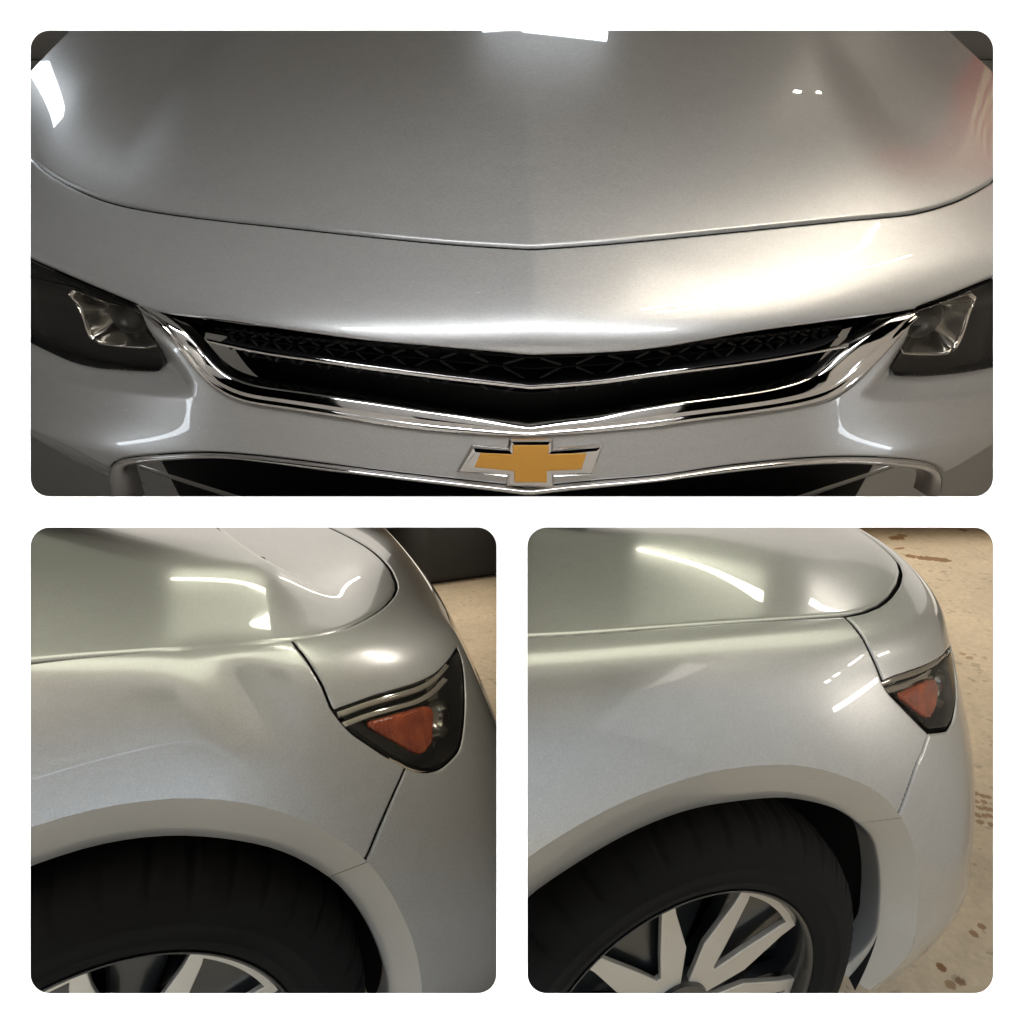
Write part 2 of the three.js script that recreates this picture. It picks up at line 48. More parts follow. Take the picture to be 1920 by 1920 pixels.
    arch: [[-0.3477,0.2363],[-0.3553,0.2574],[-0.3616,0.279],[-0.3666,0.3009],[-0.3702,0.3231],[-0.3724,0.3455],[-0.3732,0.3679],[-0.3726,0.3904],[-0.3707,0.4128],[-0.3674,0.435],[-0.3627,0.457],[-0.3566,0.4786],[-0.3492,0.4999],[-0.3405,0.5206],[-0.3306,0.5407],[-0.3194,0.5602],[-0.3071,0.579],[-0.2936,0.597],[-0.279,0.6141],[-0.2634,0.6302],[-0.2462,0.6448],[-0.227,0.6564],[-0.2063,0.6655],[-0.1857,0.6736],[-0.1652,0.6813],[-0.1448,0.6883],[-0.1243,0.6944],[-0.1037,0.6994],[-0.0829,0.7035],[-0.062,0.7066],[-0.041,0.7087],[-0.02,0.7097],[0.001,0.7093],[0.022,0.7079],[0.0429,0.7057],[0.0638,0.7031],[0.0849,0.7002],[0.1062,0.6965],[0.1272,0.6912],[0.1477,0.6839],[0.1677,0.6751],[0.1874,0.6653],[0.2069,0.6546],[0.2261,0.6429],[0.2444,0.6298],[0.2618,0.6151],[0.2785,0.5995],[0.2947,0.583],[0.31,0.5654],[0.3223,0.5457],[0.3316,0.5244],[0.3395,0.5026],[0.3462,0.4805],[0.3522,0.4582],[0.3573,0.4357],[0.3615,0.4129],[0.3648,0.3899],[0.3677,0.3667],[0.3695,0.3432],[0.3682,0.3196],[0.3644,0.2963],[0.3591,0.2733],[0.3524,0.2507],[0.3443,0.2285]],
  },
  p1: {
    net: [[[-0.35,0.985,0.0],[0.0111,0.9516,0.0],[0.2836,0.9259,0.0],[0.5104,0.8915,0.0],[0.6815,0.8466,0.0],[0.7779,0.8118,0.0],[0.8599,0.7775,0.0],[0.9122,0.7476,0.0],[0.9187,0.7006,0.0],[0.922,0.651,0.0],[0.9443,0.5935,0.0],[0.9696,0.5462,0.0],[0.9827,0.5012,0.0],[0.96,0.36,0.0]],[[-0.3507,0.9779,0.1554],[0.0102,0.9437,0.1519],[0.2815,0.9177,0.1491],[0.5075,0.8828,0.146],[0.6778,0.8374,0.1449],[0.7742,0.8027,0.1425],[0.8558,0.7701,0.1456],[0.9077,0.7426,0.1478],[0.914,0.7004,0.1501],[0.9173,0.6511,0.1525],[0.9396,0.5935,0.1539],[0.9649,0.5462,0.1556],[0.978,0.5012,0.1565],[0.9553,0.36,0.1524]],[[-0.3536,0.9707,0.2991],[0.0067,0.9357,0.2921],[0.2733,0.9102,0.287],[0.4957,0.8752,0.281],[0.6628,0.8304,0.2788],[0.7587,0.7967,0.2741],[0.8385,0.7672,0.2802],[0.889,0.7405,0.2844],[0.8949,0.7,0.2888],[0.8977,0.6512,0.2936],[0.9201,0.5934,0.2961],[0.9454,0.5462,0.2994],[0.9584,0.5012,0.3015],[0.9357,0.36,0.2932]],[[-0.3575,0.9634,0.4382],[0.0023,0.9276,0.4278],[0.2623,0.903,0.4204],[0.4802,0.8681,0.4116],[0.643,0.8246,0.4085],[0.7385,0.7925,0.4014],[0.816,0.7672,0.4105],[0.8644,0.7402,0.4167],[0.8698,0.6991,0.4231],[0.872,0.6514,0.4301],[0.8945,0.5934,0.4337],[0.9198,0.5462,0.4386],[0.9328,0.5012,0.4418],[0.9101,0.36,0.4296]],[[-0.3635,0.9553,0.5851],[-0.0049,0.9185,0.5713],[0.2453,0.8955,0.5614],[0.4559,0.8609,0.5496],[0.6121,0.8196,0.5455],[0.7068,0.7896,0.536],[0.7806,0.7698,0.5482],[0.826,0.7417,0.5564],[0.8304,0.6977,0.5649],[0.8317,0.6516,0.5742],[0.8544,0.5934,0.5791],[0.8797,0.5462,0.5856],[0.8927,0.5012,0.5899],[0.87,0.36,0.5736]],[[-0.3695,0.9481,0.7088],[-0.0121,0.9105,0.692],[0.2282,0.8892,0.68],[0.4316,0.8551,0.6657],[0.5811,0.8163,0.6608],[0.675,0.7887,0.6493],[0.7451,0.7745,0.6641],[0.7875,0.7446,0.674],[0.791,0.6963,0.6843],[0.7913,0.6518,0.6956],[0.8142,0.5934,0.7015],[0.8395,0.5462,0.7094],[0.8525,0.5012,0.7145],[0.8298,0.36,0.6949]],[[-0.3754,0.9426,0.8003],[-0.0189,0.9043,0.7813],[0.2113,0.8846,0.7678],[0.4079,0.8509,0.7517],[0.5508,0.8144,0.7461],[0.6441,0.7887,0.7331],[0.7105,0.7794,0.7498],[0.7499,0.7476,0.761],[0.7526,0.6949,0.7727],[0.7519,0.6521,0.7854],[0.7751,0.5934,0.7921],[0.8002,0.5462,0.8009],[0.8133,0.5012,0.8069],[0.7906,0.36,0.7846]],[[-0.3812,0.9378,0.8785],[-0.025,0.8988,0.8577],[0.1941,0.8807,0.8429],[0.3845,0.8473,0.8251],[0.5204,0.813,0.8191],[0.614,0.7891,0.8047],[0.6765,0.7845,0.8232],[0.7127,0.7507,0.8355],[0.7148,0.6934,0.8483],[0.7131,0.6523,0.8623],[0.7365,0.5933,0.8695],[0.7617,0.5462,0.8793],[0.7747,0.5012,0.8859],[0.752,0.36,0.8613]],[[-0.3995,0.9307,0.9894],[-0.0475,0.8909,0.966],[0.1431,0.8751,0.9493],[0.3106,0.8426,0.9293],[0.4269,0.8118,0.9224],[0.5171,0.7911,0.9064],[0.5689,0.7931,0.927],[0.596,0.7562,0.9409],[0.5951,0.6918,0.9553],[0.5907,0.6525,0.9711],[0.6145,0.5933,0.9793],[0.6396,0.5462,0.9902],[0.6527,0.5012,0.9975],[0.63,0.36,0.97]]],
    matrix: [0.01886,-0.53194,0.84657,0.0,0.00633,0.84677,0.53192,0.0,-0.9998,-0.00468,0.01934,0.0,0.00607,1.16445,-2.00286,1.0],
    cuts: [[-0.71737,0.69663,-0.00913,0.34285]],
    shut: [[1.08,0.22],[0.9037,0.2423],[0.8883,0.2476],[0.8639,0.2556],[0.8346,0.2637],[0.8106,0.269],[0.7842,0.2743],[0.7572,0.2793],[0.7315,0.284],[0.7004,0.2898],[0.6713,0.2951],[0.6428,0.2998],[0.6217,0.3028],[0.601,0.3054],[0.5801,0.3077],[0.5582,0.3097],[0.5399,0.3112],[0.521,0.3126],[0.5019,0.3138],[0.4827,0.3149],[0.4638,0.316],[0.4487,0.3168],[0.4341,0.3176],[0.4194,0.3184],[0.404,0.3191],[0.3873,0.3199],[0.3687,0.3208],[0.3564,0.3215],[0.3433,0.3222],[0.3295,0.3229],[0.3152,0.3237],[0.3006,0.3246],[0.2858,0.3255],[0.2712,0.3265],[0.2569,0.3275],[0.2431,0.3286],[0.23,0.3297],[0.2174,0.3308],[0.2052,0.3319],[0.1935,0.3331],[0.182,0.3343],[0.171,0.3355],[0.1602,0.3367],[0.1497,0.338],[0.1396,0.3392],[0.1299,0.3405],[0.1206,0.3419],[0.1116,0.3433],[0.103,0.3447],[0.0947,0.3462],[0.0869,0.3478],[0.0794,0.3494],[0.0722,0.351],[0.0654,0.3526],[0.059,0.3542],[0.0529,0.3558],[0.0471,0.3573],[0.0414,0.3588],[0.0356,0.3603],[0.0298,0.3619],[0.0243,0.3635],[0.019,0.365],[0.0142,0.3664],[0.0099,0.3678],[0.0062,0.369],[0.0031,0.37],[-0.0009,0.3708],[-0.0032,0.37],[-0.0062,0.3689],[-0.0099,0.3677],[-0.0141,0.3663],[-0.0187,0.3649],[-0.0239,0.3633],[-0.0293,0.3617],[-0.0351,0.3601],[-0.041,0.3585],[-0.0469,0.3569],[-0.0524,0.3554],[-0.0583,0.3539],[-0.0646,0.3524],[-0.0713,0.3509],[-0.0784,0.3493],[-0.086,0.3478],[-0.0939,0.3463],[-0.1023,0.3449],[-0.1111,0.3435],[-0.1203,0.3422],[-0.1299,0.341],[-0.1408,0.3397],[-0.1522,0.3384],[-0.1641,0.3373],[-0.1763,0.3361],[-0.1889,0.3349],[-0.2019,0.3338],[-0.2154,0.3328],[-0.2293,0.3317],[-0.2436,0.3307],[-0.2585,0.3297],[-0.274,0.3288],[-0.2902,0.3279],[-0.307,0.3271],[-0.3241,0.3263],[-0.341,0.3256],[-0.3578,0.3249],[-0.374,0.3244],[-0.3897,0.3239],[-0.4045,0.3235],[-0.4184,0.3232],[-0.4396,0.3229],[-0.4592,0.3228],[-0.4772,0.3228],[-0.4938,0.3229],[-0.509,0.3229],[-0.5232,0.3228],[-0.5536,0.3217],[-0.5767,0.3197],[-0.603,0.317],[-0.6303,0.3134],[-0.6602,0.3094],[-0.6929,0.3046],[-0.7301,0.2981],[-0.7676,0.2913],[-0.8035,0.2846],[-0.8296,0.2795],[-1.08,0.22]],
    chrome_outer: [[0.4733,0.5245],[0.4639,0.5366],[0.4533,0.5462],[0.4421,0.5545],[0.4316,0.5641],[0.4223,0.5759],[0.4142,0.5894],[0.4069,0.6041],[0.4,0.6194],[0.3936,0.6351],[0.3874,0.6512],[0.3813,0.667],[0.3749,0.6822],[0.3679,0.6962],[0.3602,0.7087],[0.3518,0.7196],[0.3425,0.7289],[0.3326,0.7369],[0.322,0.7435],[0.3107,0.7483],[0.2988,0.7515],[0.2866,0.7535],[0.2743,0.7546],[0.2622,0.7554],[0.2501,0.756],[0.2383,0.7566],[0.2268,0.7572],[0.2156,0.758],[0.2046,0.759],[0.194,0.7601],[0.1836,0.7612],[0.1735,0.7623],[0.1637,0.7635],[0.1542,0.7647],[0.145,0.766],[0.1361,0.7672],[0.1277,0.7685],[0.1195,0.7698],[0.1118,0.7711],[0.1043,0.7725],[0.0972,0.7738],[0.0905,0.7752],[0.0839,0.7765],[0.0777,0.7777],[0.0717,0.7787],[0.0659,0.7797],[0.0603,0.7805],[0.0549,0.7813],[0.0497,0.782],[0.0447,0.7827],[0.0399,0.7833],[0.0352,0.784],[0.0306,0.7847],[0.0262,0.7853],[0.0219,0.786],[0.0177,0.7865],[0.0136,0.7869],[0.0097,0.7872],[0.0058,0.7873],[0.002,0.7873],[0.0009,0.7873],[-0.0027,0.7867],[-0.0064,0.7862],[-0.0102,0.7857],[-0.0141,0.7852],[-0.018,0.7847],[-0.0221,0.7842],[-0.0264,0.7837],[-0.0307,0.7831],[-0.0352,0.7825],[-0.0398,0.7819],[-0.0445,0.7813],[-0.0495,0.7808],[-0.0546,0.7803],[-0.0599,0.7798],[-0.0654,0.7793],[-0.0711,0.7788],[-0.0771,0.7783],[-0.0833,0.7777],[-0.0898,0.777],[-0.0965,0.7759],[-0.1036,0.7747],[-0.1109,0.7735],[-0.1187,0.7725],[-0.1268,0.7717],[-0.1353,0.7712],[-0.1443,0.7708],[-0.1536,0.7705],[-0.1633,0.7702],[-0.1733,0.77],[-0.1836,0.7698],[-0.1942,0.7696],[-0.2051,0.7693],[-0.2163,0.769],[-0.2278,0.7686],[-0.2395,0.7681],[-0.2515,0.7675],[-0.2637,0.7668],[-0.2761,0.766],[-0.2887,0.7649],[-0.3013,0.7636],[-0.3138,0.7617],[-0.3261,0.759],[-0.3378,0.7548],[-0.3488,0.749],[-0.359,0.7417],[-0.3685,0.7332],[-0.3775,0.7237],[-0.386,0.7132],[-0.3941,0.7016],[-0.4017,0.6891],[-0.4089,0.6757],[-0.4159,0.6616],[-0.4227,0.647],[-0.4294,0.6321],[-0.436,0.6169],[-0.4429,0.602],[-0.4506,0.5882],[-0.4596,0.5759],[-0.4695,0.5647]],
    chrome_inner: [[0.4557,0.5218],[0.4432,0.5233],[0.4311,0.5266],[0.4197,0.5326],[0.4093,0.5414],[0.4001,0.5524],[0.3918,0.565],[0.3843,0.5785],[0.3774,0.5928],[0.3711,0.6078],[0.365,0.6231],[0.3589,0.6382],[0.3523,0.6524],[0.3448,0.6653],[0.3365,0.6762],[0.3272,0.6851],[0.317,0.6918],[0.3062,0.6967],[0.2949,0.7002],[0.2835,0.7026],[0.272,0.7043],[0.2606,0.7052],[0.2492,0.7058],[0.2381,0.7062],[0.2271,0.7066],[0.2164,0.7071],[0.206,0.7078],[0.1958,0.7085],[0.1859,0.7093],[0.1763,0.7101],[0.1669,0.7109],[0.1577,0.7117],[0.1489,0.7126],[0.1404,0.7136],[0.1321,0.7146],[0.1243,0.7158],[0.1167,0.717],[0.1095,0.7183],[0.1026,0.7198],[0.096,0.7213],[0.0896,0.723],[0.0835,0.7247],[0.0776,0.7264],[0.072,0.728],[0.0665,0.7296],[0.0613,0.7311],[0.0562,0.7327],[0.0513,0.7342],[0.0465,0.7357],[0.0419,0.7373],[0.0374,0.7388],[0.0331,0.7404],[0.0289,0.742],[0.0247,0.7436],[0.0207,0.7453],[0.0168,0.747],[0.013,0.7487],[0.0093,0.7505],[0.0057,0.7522],[0.0021,0.754],[0.001,0.7539],[-0.0024,0.7523],[-0.0059,0.7508],[-0.0095,0.7493],[-0.0132,0.7479],[-0.0169,0.7467],[-0.0208,0.7456],[-0.0248,0.7446],[-0.0289,0.7437],[-0.0331,0.7426],[-0.0374,0.7412],[-0.0418,0.7396],[-0.0463,0.7377],[-0.051,0.7357],[-0.0559,0.7337],[-0.0609,0.7317],[-0.0661,0.7297],[-0.0715,0.7278],[-0.0771,0.7261],[-0.0829,0.7246],[-0.089,0.7233],[-0.0954,0.7222],[-0.1021,0.7212],[-0.1091,0.7204],[-0.1164,0.7198],[-0.124,0.7192],[-0.1321,0.7186],[-0.1404,0.7181],[-0.1491,0.7175],[-0.1581,0.7169],[-0.1675,0.7163],[-0.1771,0.7156],[-0.1869,0.7148],[-0.197,0.7141],[-0.2074,0.7132],[-0.218,0.7121],[-0.2288,0.7108],[-0.2397,0.7091],[-0.2508,0.7071],[-0.262,0.7046],[-0.2732,0.7015],[-0.2843,0.6975],[-0.295,0.6924],[-0.3053,0.6858],[-0.3148,0.6774],[-0.3236,0.6674],[-0.3318,0.6561],[-0.3398,0.6442],[-0.3478,0.6324],[-0.356,0.6206],[-0.3643,0.609],[-0.3727,0.5975],[-0.3815,0.5863],[-0.3905,0.5755],[-0.4,0.565],[-0.4101,0.5554],[-0.4211,0.5479],[-0.4331,0.5434],[-0.4459,0.5416],[-0.4591,0.5413]],
    lip: [[0.4733,0.5245],[0.4627,0.5262],[0.4479,0.5288],[0.4303,0.5313],[0.4112,0.5325],[0.3998,0.5323],[0.3878,0.5315],[0.3751,0.5304],[0.3618,0.5292],[0.3479,0.5282],[0.3333,0.5276],[0.3181,0.5275],[0.3057,0.5278],[0.2927,0.5285],[0.2793,0.5295],[0.2657,0.5307],[0.2522,0.5321],[0.2388,0.5336],[0.2257,0.5351],[0.2132,0.5366],[0.2012,0.538],[0.1899,0.5394],[0.179,0.5408],[0.1685,0.5422],[0.1584,0.5436],[0.1485,0.545],[0.139,0.5464],[0.1297,0.5478],[0.1206,0.5493],[0.1117,0.5508],[0.1046,0.552],[0.0976,0.5532],[0.0907,0.5545],[0.084,0.5557],[0.0776,0.557],[0.0714,0.5584],[0.0654,0.5598],[0.0597,0.5612],[0.0543,0.5627],[0.0492,0.5643],[0.0444,0.5659],[0.0392,0.5677],[0.0339,0.5697],[0.0286,0.5719],[0.0236,0.574],[0.0188,0.5761],[0.0145,0.5782],[0.0105,0.5801],[0.0071,0.5819],[0.0042,0.5834],[0.002,0.5845],[-0.0,0.5846],[-0.0024,0.5843],[-0.0056,0.584],[-0.0095,0.5837],[-0.014,0.5833],[-0.0188,0.5829],[-0.024,0.5824],[-0.0291,0.5817],[-0.0342,0.5809],[-0.039,0.58],[-0.0438,0.5792],[-0.0488,0.5783],[-0.0539,0.5773],[-0.0594,0.576],[-0.0654,0.5744],[-0.0721,0.5725],[-0.0796,0.5701],[-0.0852,0.5682],[-0.0913,0.566],[-0.0979,0.5635],[-0.1051,0.5609],[-0.1128,0.5583],[-0.121,0.5556],[-0.1297,0.553],[-0.139,0.5506],[-0.1487,0.5482],[-0.1588,0.5461],[-0.1691,0.5442],[-0.1796,0.5426],[-0.1914,0.5412],[-0.204,0.5398],[-0.2171,0.5387],[-0.2308,0.5377],[-0.2447,0.5369],[-0.2589,0.5363],[-0.2731,0.5358],[-0.2871,0.5355],[-0.3006,0.5353],[-0.3136,0.5352],[-0.3258,0.5352],[-0.3434,0.5354],[-0.3597,0.5357],[-0.3748,0.5363],[-0.3887,0.5369],[-0.4014,0.5375],[-0.4132,0.5381],[-0.4241,0.5385],[-0.4451,0.5388],[-0.46,0.5385],[-0.47,0.5383]],
    opening: [[0.4733,0.5245],[0.4627,0.5262],[0.4479,0.5288],[0.4303,0.5313],[0.4112,0.5325],[0.3998,0.5323],[0.3878,0.5315],[0.3751,0.5304],[0.3618,0.5292],[0.3479,0.5282],[0.3333,0.5276],[0.3181,0.5275],[0.3057,0.5278],[0.2927,0.5285],[0.2793,0.5295],[0.2657,0.5307],[0.2522,0.5321],[0.2388,0.5336],[0.2257,0.5351],[0.2132,0.5366],[0.2012,0.538],[0.1899,0.5394],[0.179,0.5408],[0.1685,0.5422],[0.1584,0.5436],[0.1485,0.545],[0.139,0.5464],[0.1297,0.5478],[0.1206,0.5493],[0.1117,0.5508],[0.1046,0.552],[0.0976,0.5532],[0.0907,0.5545],[0.084,0.5557],[0.0776,0.557],[0.0714,0.5584],[0.0654,0.5598],[0.0597,0.5612],[0.0543,0.5627],[0.0492,0.5643],[0.0444,0.5659],[0.0392,0.5677],[0.0339,0.5697],[0.0286,0.5719],[0.0236,0.574],[0.0188,0.5761],[0.0145,0.5782],[0.0105,0.5801],[0.0071,0.5819],[0.0042,0.5834],[0.002,0.5845],[-0.0,0.5846],[-0.0024,0.5843],[-0.0056,0.584],[-0.0095,0.5837],[-0.014,0.5833],[-0.0188,0.5829],[-0.024,0.5824],[-0.0291,0.5817],[-0.0342,0.5809],[-0.039,0.58],[-0.0438,0.5792],[-0.0488,0.5783],[-0.0539,0.5773],[-0.0594,0.576],[-0.0654,0.5744],[-0.0721,0.5725],[-0.0796,0.5701],[-0.0852,0.5682],[-0.0913,0.566],[-0.0979,0.5635],[-0.1051,0.5609],[-0.1128,0.5583],[-0.121,0.5556],[-0.1297,0.553],[-0.139,0.5506],[-0.1487,0.5482],[-0.1588,0.5461],[-0.1691,0.5442],[-0.1796,0.5426],[-0.1914,0.5412],[-0.204,0.5398],[-0.2171,0.5387],[-0.2308,0.5377],[-0.2447,0.5369],[-0.2589,0.5363],[-0.2731,0.5358],[-0.2871,0.5355],[-0.3006,0.5353],[-0.3136,0.5352],[-0.3258,0.5352],[-0.3434,0.5354],[-0.3597,0.5357],[-0.3748,0.5363],[-0.3887,0.5369],[-0.4014,0.5375],[-0.4132,0.5381],[-0.4241,0.5385],[-0.4451,0.5388],[-0.46,0.5385],[-0.47,0.5383],[-0.4596,0.5759],[-0.4506,0.5882],[-0.4429,0.602],[-0.436,0.6169],[-0.4294,0.6321],[-0.4227,0.647],[-0.4159,0.6616],[-0.4089,0.6757],[-0.4017,0.6891],[-0.3941,0.7016],[-0.386,0.7132],[-0.3775,0.7237],[-0.3685,0.7332],[-0.359,0.7417],[-0.3488,0.749],[-0.3378,0.7548],[-0.3261,0.759],[-0.3138,0.7617],[-0.3013,0.7636],[-0.2887,0.7649],[-0.2761,0.766],[-0.2637,0.7668],[-0.2515,0.7675],[-0.2395,0.7681],[-0.2278,0.7686],[-0.2163,0.769],[-0.2051,0.7693],[-0.1942,0.7696],[-0.1836,0.7698],[-0.1733,0.77],[-0.1633,0.7702],[-0.1536,0.7705],[-0.1443,0.7708],[-0.1353,0.7712],[-0.1268,0.7717],[-0.1187,0.7725],[-0.1109,0.7735],[-0.1036,0.7747],[-0.0965,0.7759],[-0.0898,0.777],[-0.0833,0.7777],[-0.0771,0.7783],[-0.0711,0.7788],[-0.0654,0.7793],[-0.0599,0.7798],[-0.0546,0.7803],[-0.0495,0.7808],[-0.0445,0.7813],[-0.0398,0.7819],[-0.0352,0.7825],[-0.0307,0.7831],[-0.0264,0.7837],[-0.0221,0.7842],[-0.018,0.7847],[-0.0141,0.7852],[-0.0102,0.7857],[-0.0064,0.7862],[-0.0027,0.7867],[0.0009,0.7873],[0.002,0.7873],[0.0058,0.7873],[0.0097,0.7872],[0.0136,0.7869],[0.0177,0.7865],[0.0219,0.786],[0.0262,0.7853],[0.0306,0.7847],[0.0352,0.784],[0.0399,0.7833],[0.0447,0.7827],[0.0497,0.782],[0.0549,0.7813],[0.0603,0.7805],[0.0659,0.7797],[0.0717,0.7787],[0.0777,0.7777],[0.0839,0.7765],[0.0905,0.7752],[0.0972,0.7738],[0.1043,0.7725],[0.1118,0.7711],[0.1195,0.7698],[0.1277,0.7685],[0.1361,0.7672],[0.145,0.766],[0.1542,0.7647],[0.1637,0.7635],[0.1735,0.7623],[0.1836,0.7612],[0.194,0.7601],[0.2046,0.759],[0.2156,0.758],[0.2268,0.7572],[0.2383,0.7566],[0.2501,0.756],[0.2622,0.7554],[0.2743,0.7546],[0.2866,0.7535],[0.2988,0.7515],[0.3107,0.7483],[0.322,0.7435],[0.3326,0.7369],[0.3425,0.7289],[0.3518,0.7196],[0.3602,0.7087],[0.3679,0.6962],[0.3749,0.6822],[0.3813,0.667],[0.3874,0.6512],[0.3936,0.6351],[0.4,0.6194],[0.4069,0.6041],[0.4142,0.5894],[0.4223,0.5759],[0.4316,0.5641],[0.4421,0.5545],[0.4533,0.5462],[0.4639,0.5366]],
    strip: [[0.3546,0.5999],[0.3456,0.6013],[0.3334,0.6033],[0.3189,0.6058],[0.3031,0.6086],[0.287,0.6115],[0.2716,0.6142],[0.2578,0.6165],[0.2454,0.6183],[0.2334,0.6197],[0.2218,0.621],[0.2106,0.6222],[0.1997,0.6233],[0.189,0.6245],[0.1785,0.6259],[0.1685,0.6274],[0.1591,0.6289],[0.15,0.6305],[0.1411,0.6321],[0.132,0.6338],[0.1226,0.6356],[0.1128,0.6376],[0.1062,0.6391],[0.0995,0.6406],[0.0927,0.6423],[0.0859,0.6441],[0.0793,0.646],[0.0728,0.6479],[0.0666,0.65],[0.0606,0.652],[0.055,0.654],[0.0496,0.656],[0.0447,0.6579],[0.0394,0.66],[0.034,0.6622],[0.0287,0.6644],[0.0236,0.6667],[0.0188,0.6688],[0.0143,0.6709],[0.0103,0.6729],[0.0068,0.6746],[0.0039,0.6761],[0.0016,0.6773],[-0.0005,0.6773],[-0.0029,0.6766],[-0.0062,0.6759],[-0.0102,0.6751],[-0.0147,0.6741],[-0.0197,0.6731],[-0.025,0.6719],[-0.0302,0.6707],[-0.0354,0.6693],[-0.0403,0.6677],[-0.0452,0.6659],[-0.0503,0.6639],[-0.0555,0.6619],[-0.0611,0.6598],[-0.0672,0.6577],[-0.074,0.6555],[-0.0817,0.6535],[-0.0875,0.6522],[-0.094,0.6509],[-0.1012,0.6496],[-0.1091,0.6484],[-0.1176,0.6473],[-0.1266,0.6462],[-0.1361,0.6453],[-0.1458,0.6444],[-0.1556,0.6437],[-0.1653,0.6429],[-0.1745,0.6422],[-0.1832,0.6415],[-0.1985,0.6402],[-0.2119,0.6389],[-0.224,0.6376],[-0.2356,0.6362],[-0.2475,0.6348],[-0.2608,0.6332],[-0.274,0.6317],[-0.2887,0.6299],[-0.3039,0.6281],[-0.3188,0.6264],[-0.3326,0.625],[-0.3441,0.6238],[-0.3527,0.6231]],
    low_outer: [[0.688,0.9881],[0.6598,0.9798],[0.6351,0.9708],[0.6124,0.9609],[0.5891,0.9505],[0.5661,0.9416],[0.5453,0.9348],[0.5263,0.9289],[0.5085,0.9233],[0.4918,0.9179],[0.4757,0.9128],[0.46,0.9078],[0.4448,0.903],[0.4298,0.8984],[0.4151,0.894],[0.4006,0.89],[0.3863,0.8864],[0.3721,0.8833],[0.3581,0.8807],[0.3442,0.8786],[0.3304,0.877],[0.3167,0.8757],[0.303,0.8747],[0.2896,0.8738],[0.2763,0.8731],[0.2632,0.8727],[0.2505,0.8724],[0.238,0.8724],[0.2258,0.8725],[0.2139,0.8727],[0.2024,0.873],[0.1911,0.8734],[0.1802,0.8738],[0.1696,0.8743],[0.1593,0.8749],[0.1494,0.8755],[0.1398,0.8762],[0.1307,0.877],[0.122,0.8778],[0.1137,0.8786],[0.1058,0.8796],[0.0982,0.8805],[0.091,0.8816],[0.0841,0.8826],[0.0775,0.8838],[0.0712,0.8849],[0.0652,0.8861],[0.0594,0.8874],[0.0538,0.8887],[0.0484,0.89],[0.0432,0.8913],[0.0382,0.8927],[0.0334,0.8942],[0.0287,0.8956],[0.0241,0.8972],[0.0197,0.8988],[0.0154,0.9005],[0.0112,0.9022],[0.0072,0.9041],[0.0032,0.9059],[-0.001,0.9059],[-0.0048,0.9044],[-0.0087,0.9029],[-0.0126,0.9015],[-0.0168,0.9003],[-0.021,0.8992],[-0.0253,0.8983],[-0.0298,0.8975],[-0.0345,0.8968],[-0.0393,0.8961],[-0.0443,0.8955],[-0.0494,0.895],[-0.0548,0.8946],[-0.0603,0.8942],[-0.0661,0.8938],[-0.0722,0.8934],[-0.0784,0.8929],[-0.085,0.8923],[-0.0919,0.8916],[-0.099,0.8908],[-0.1066,0.8898],[-0.1145,0.8888],[-0.1227,0.8878],[-0.1314,0.8869],[-0.1406,0.8861],[-0.1501,0.8855],[-0.1601,0.885],[-0.1704,0.8848],[-0.1812,0.8848],[-0.1922,0.8849],[-0.2036,0.8852],[-0.2154,0.8856],[-0.2275,0.8861],[-0.2399,0.8868],[-0.2527,0.8877],[-0.2658,0.8887],[-0.2792,0.89],[-0.2929,0.8914],[-0.3068,0.8932],[-0.3208,0.8952],[-0.335,0.8974],[-0.3494,0.9001],[-0.3638,0.903],[-0.3784,0.9063],[-0.3932,0.91],[-0.4083,0.9139],[-0.4237,0.9181],[-0.4395,0.9226],[-0.456,0.9271],[-0.4731,0.9317],[-0.4912,0.9363],[-0.5105,0.9409],[-0.5312,0.9456],[-0.554,0.9506],[-0.58,0.9562],[-0.611,0.9631],[-0.6478,0.9715],[-0.6881,0.9807],[-0.7321,0.9898],[-0.7815,0.9986]],
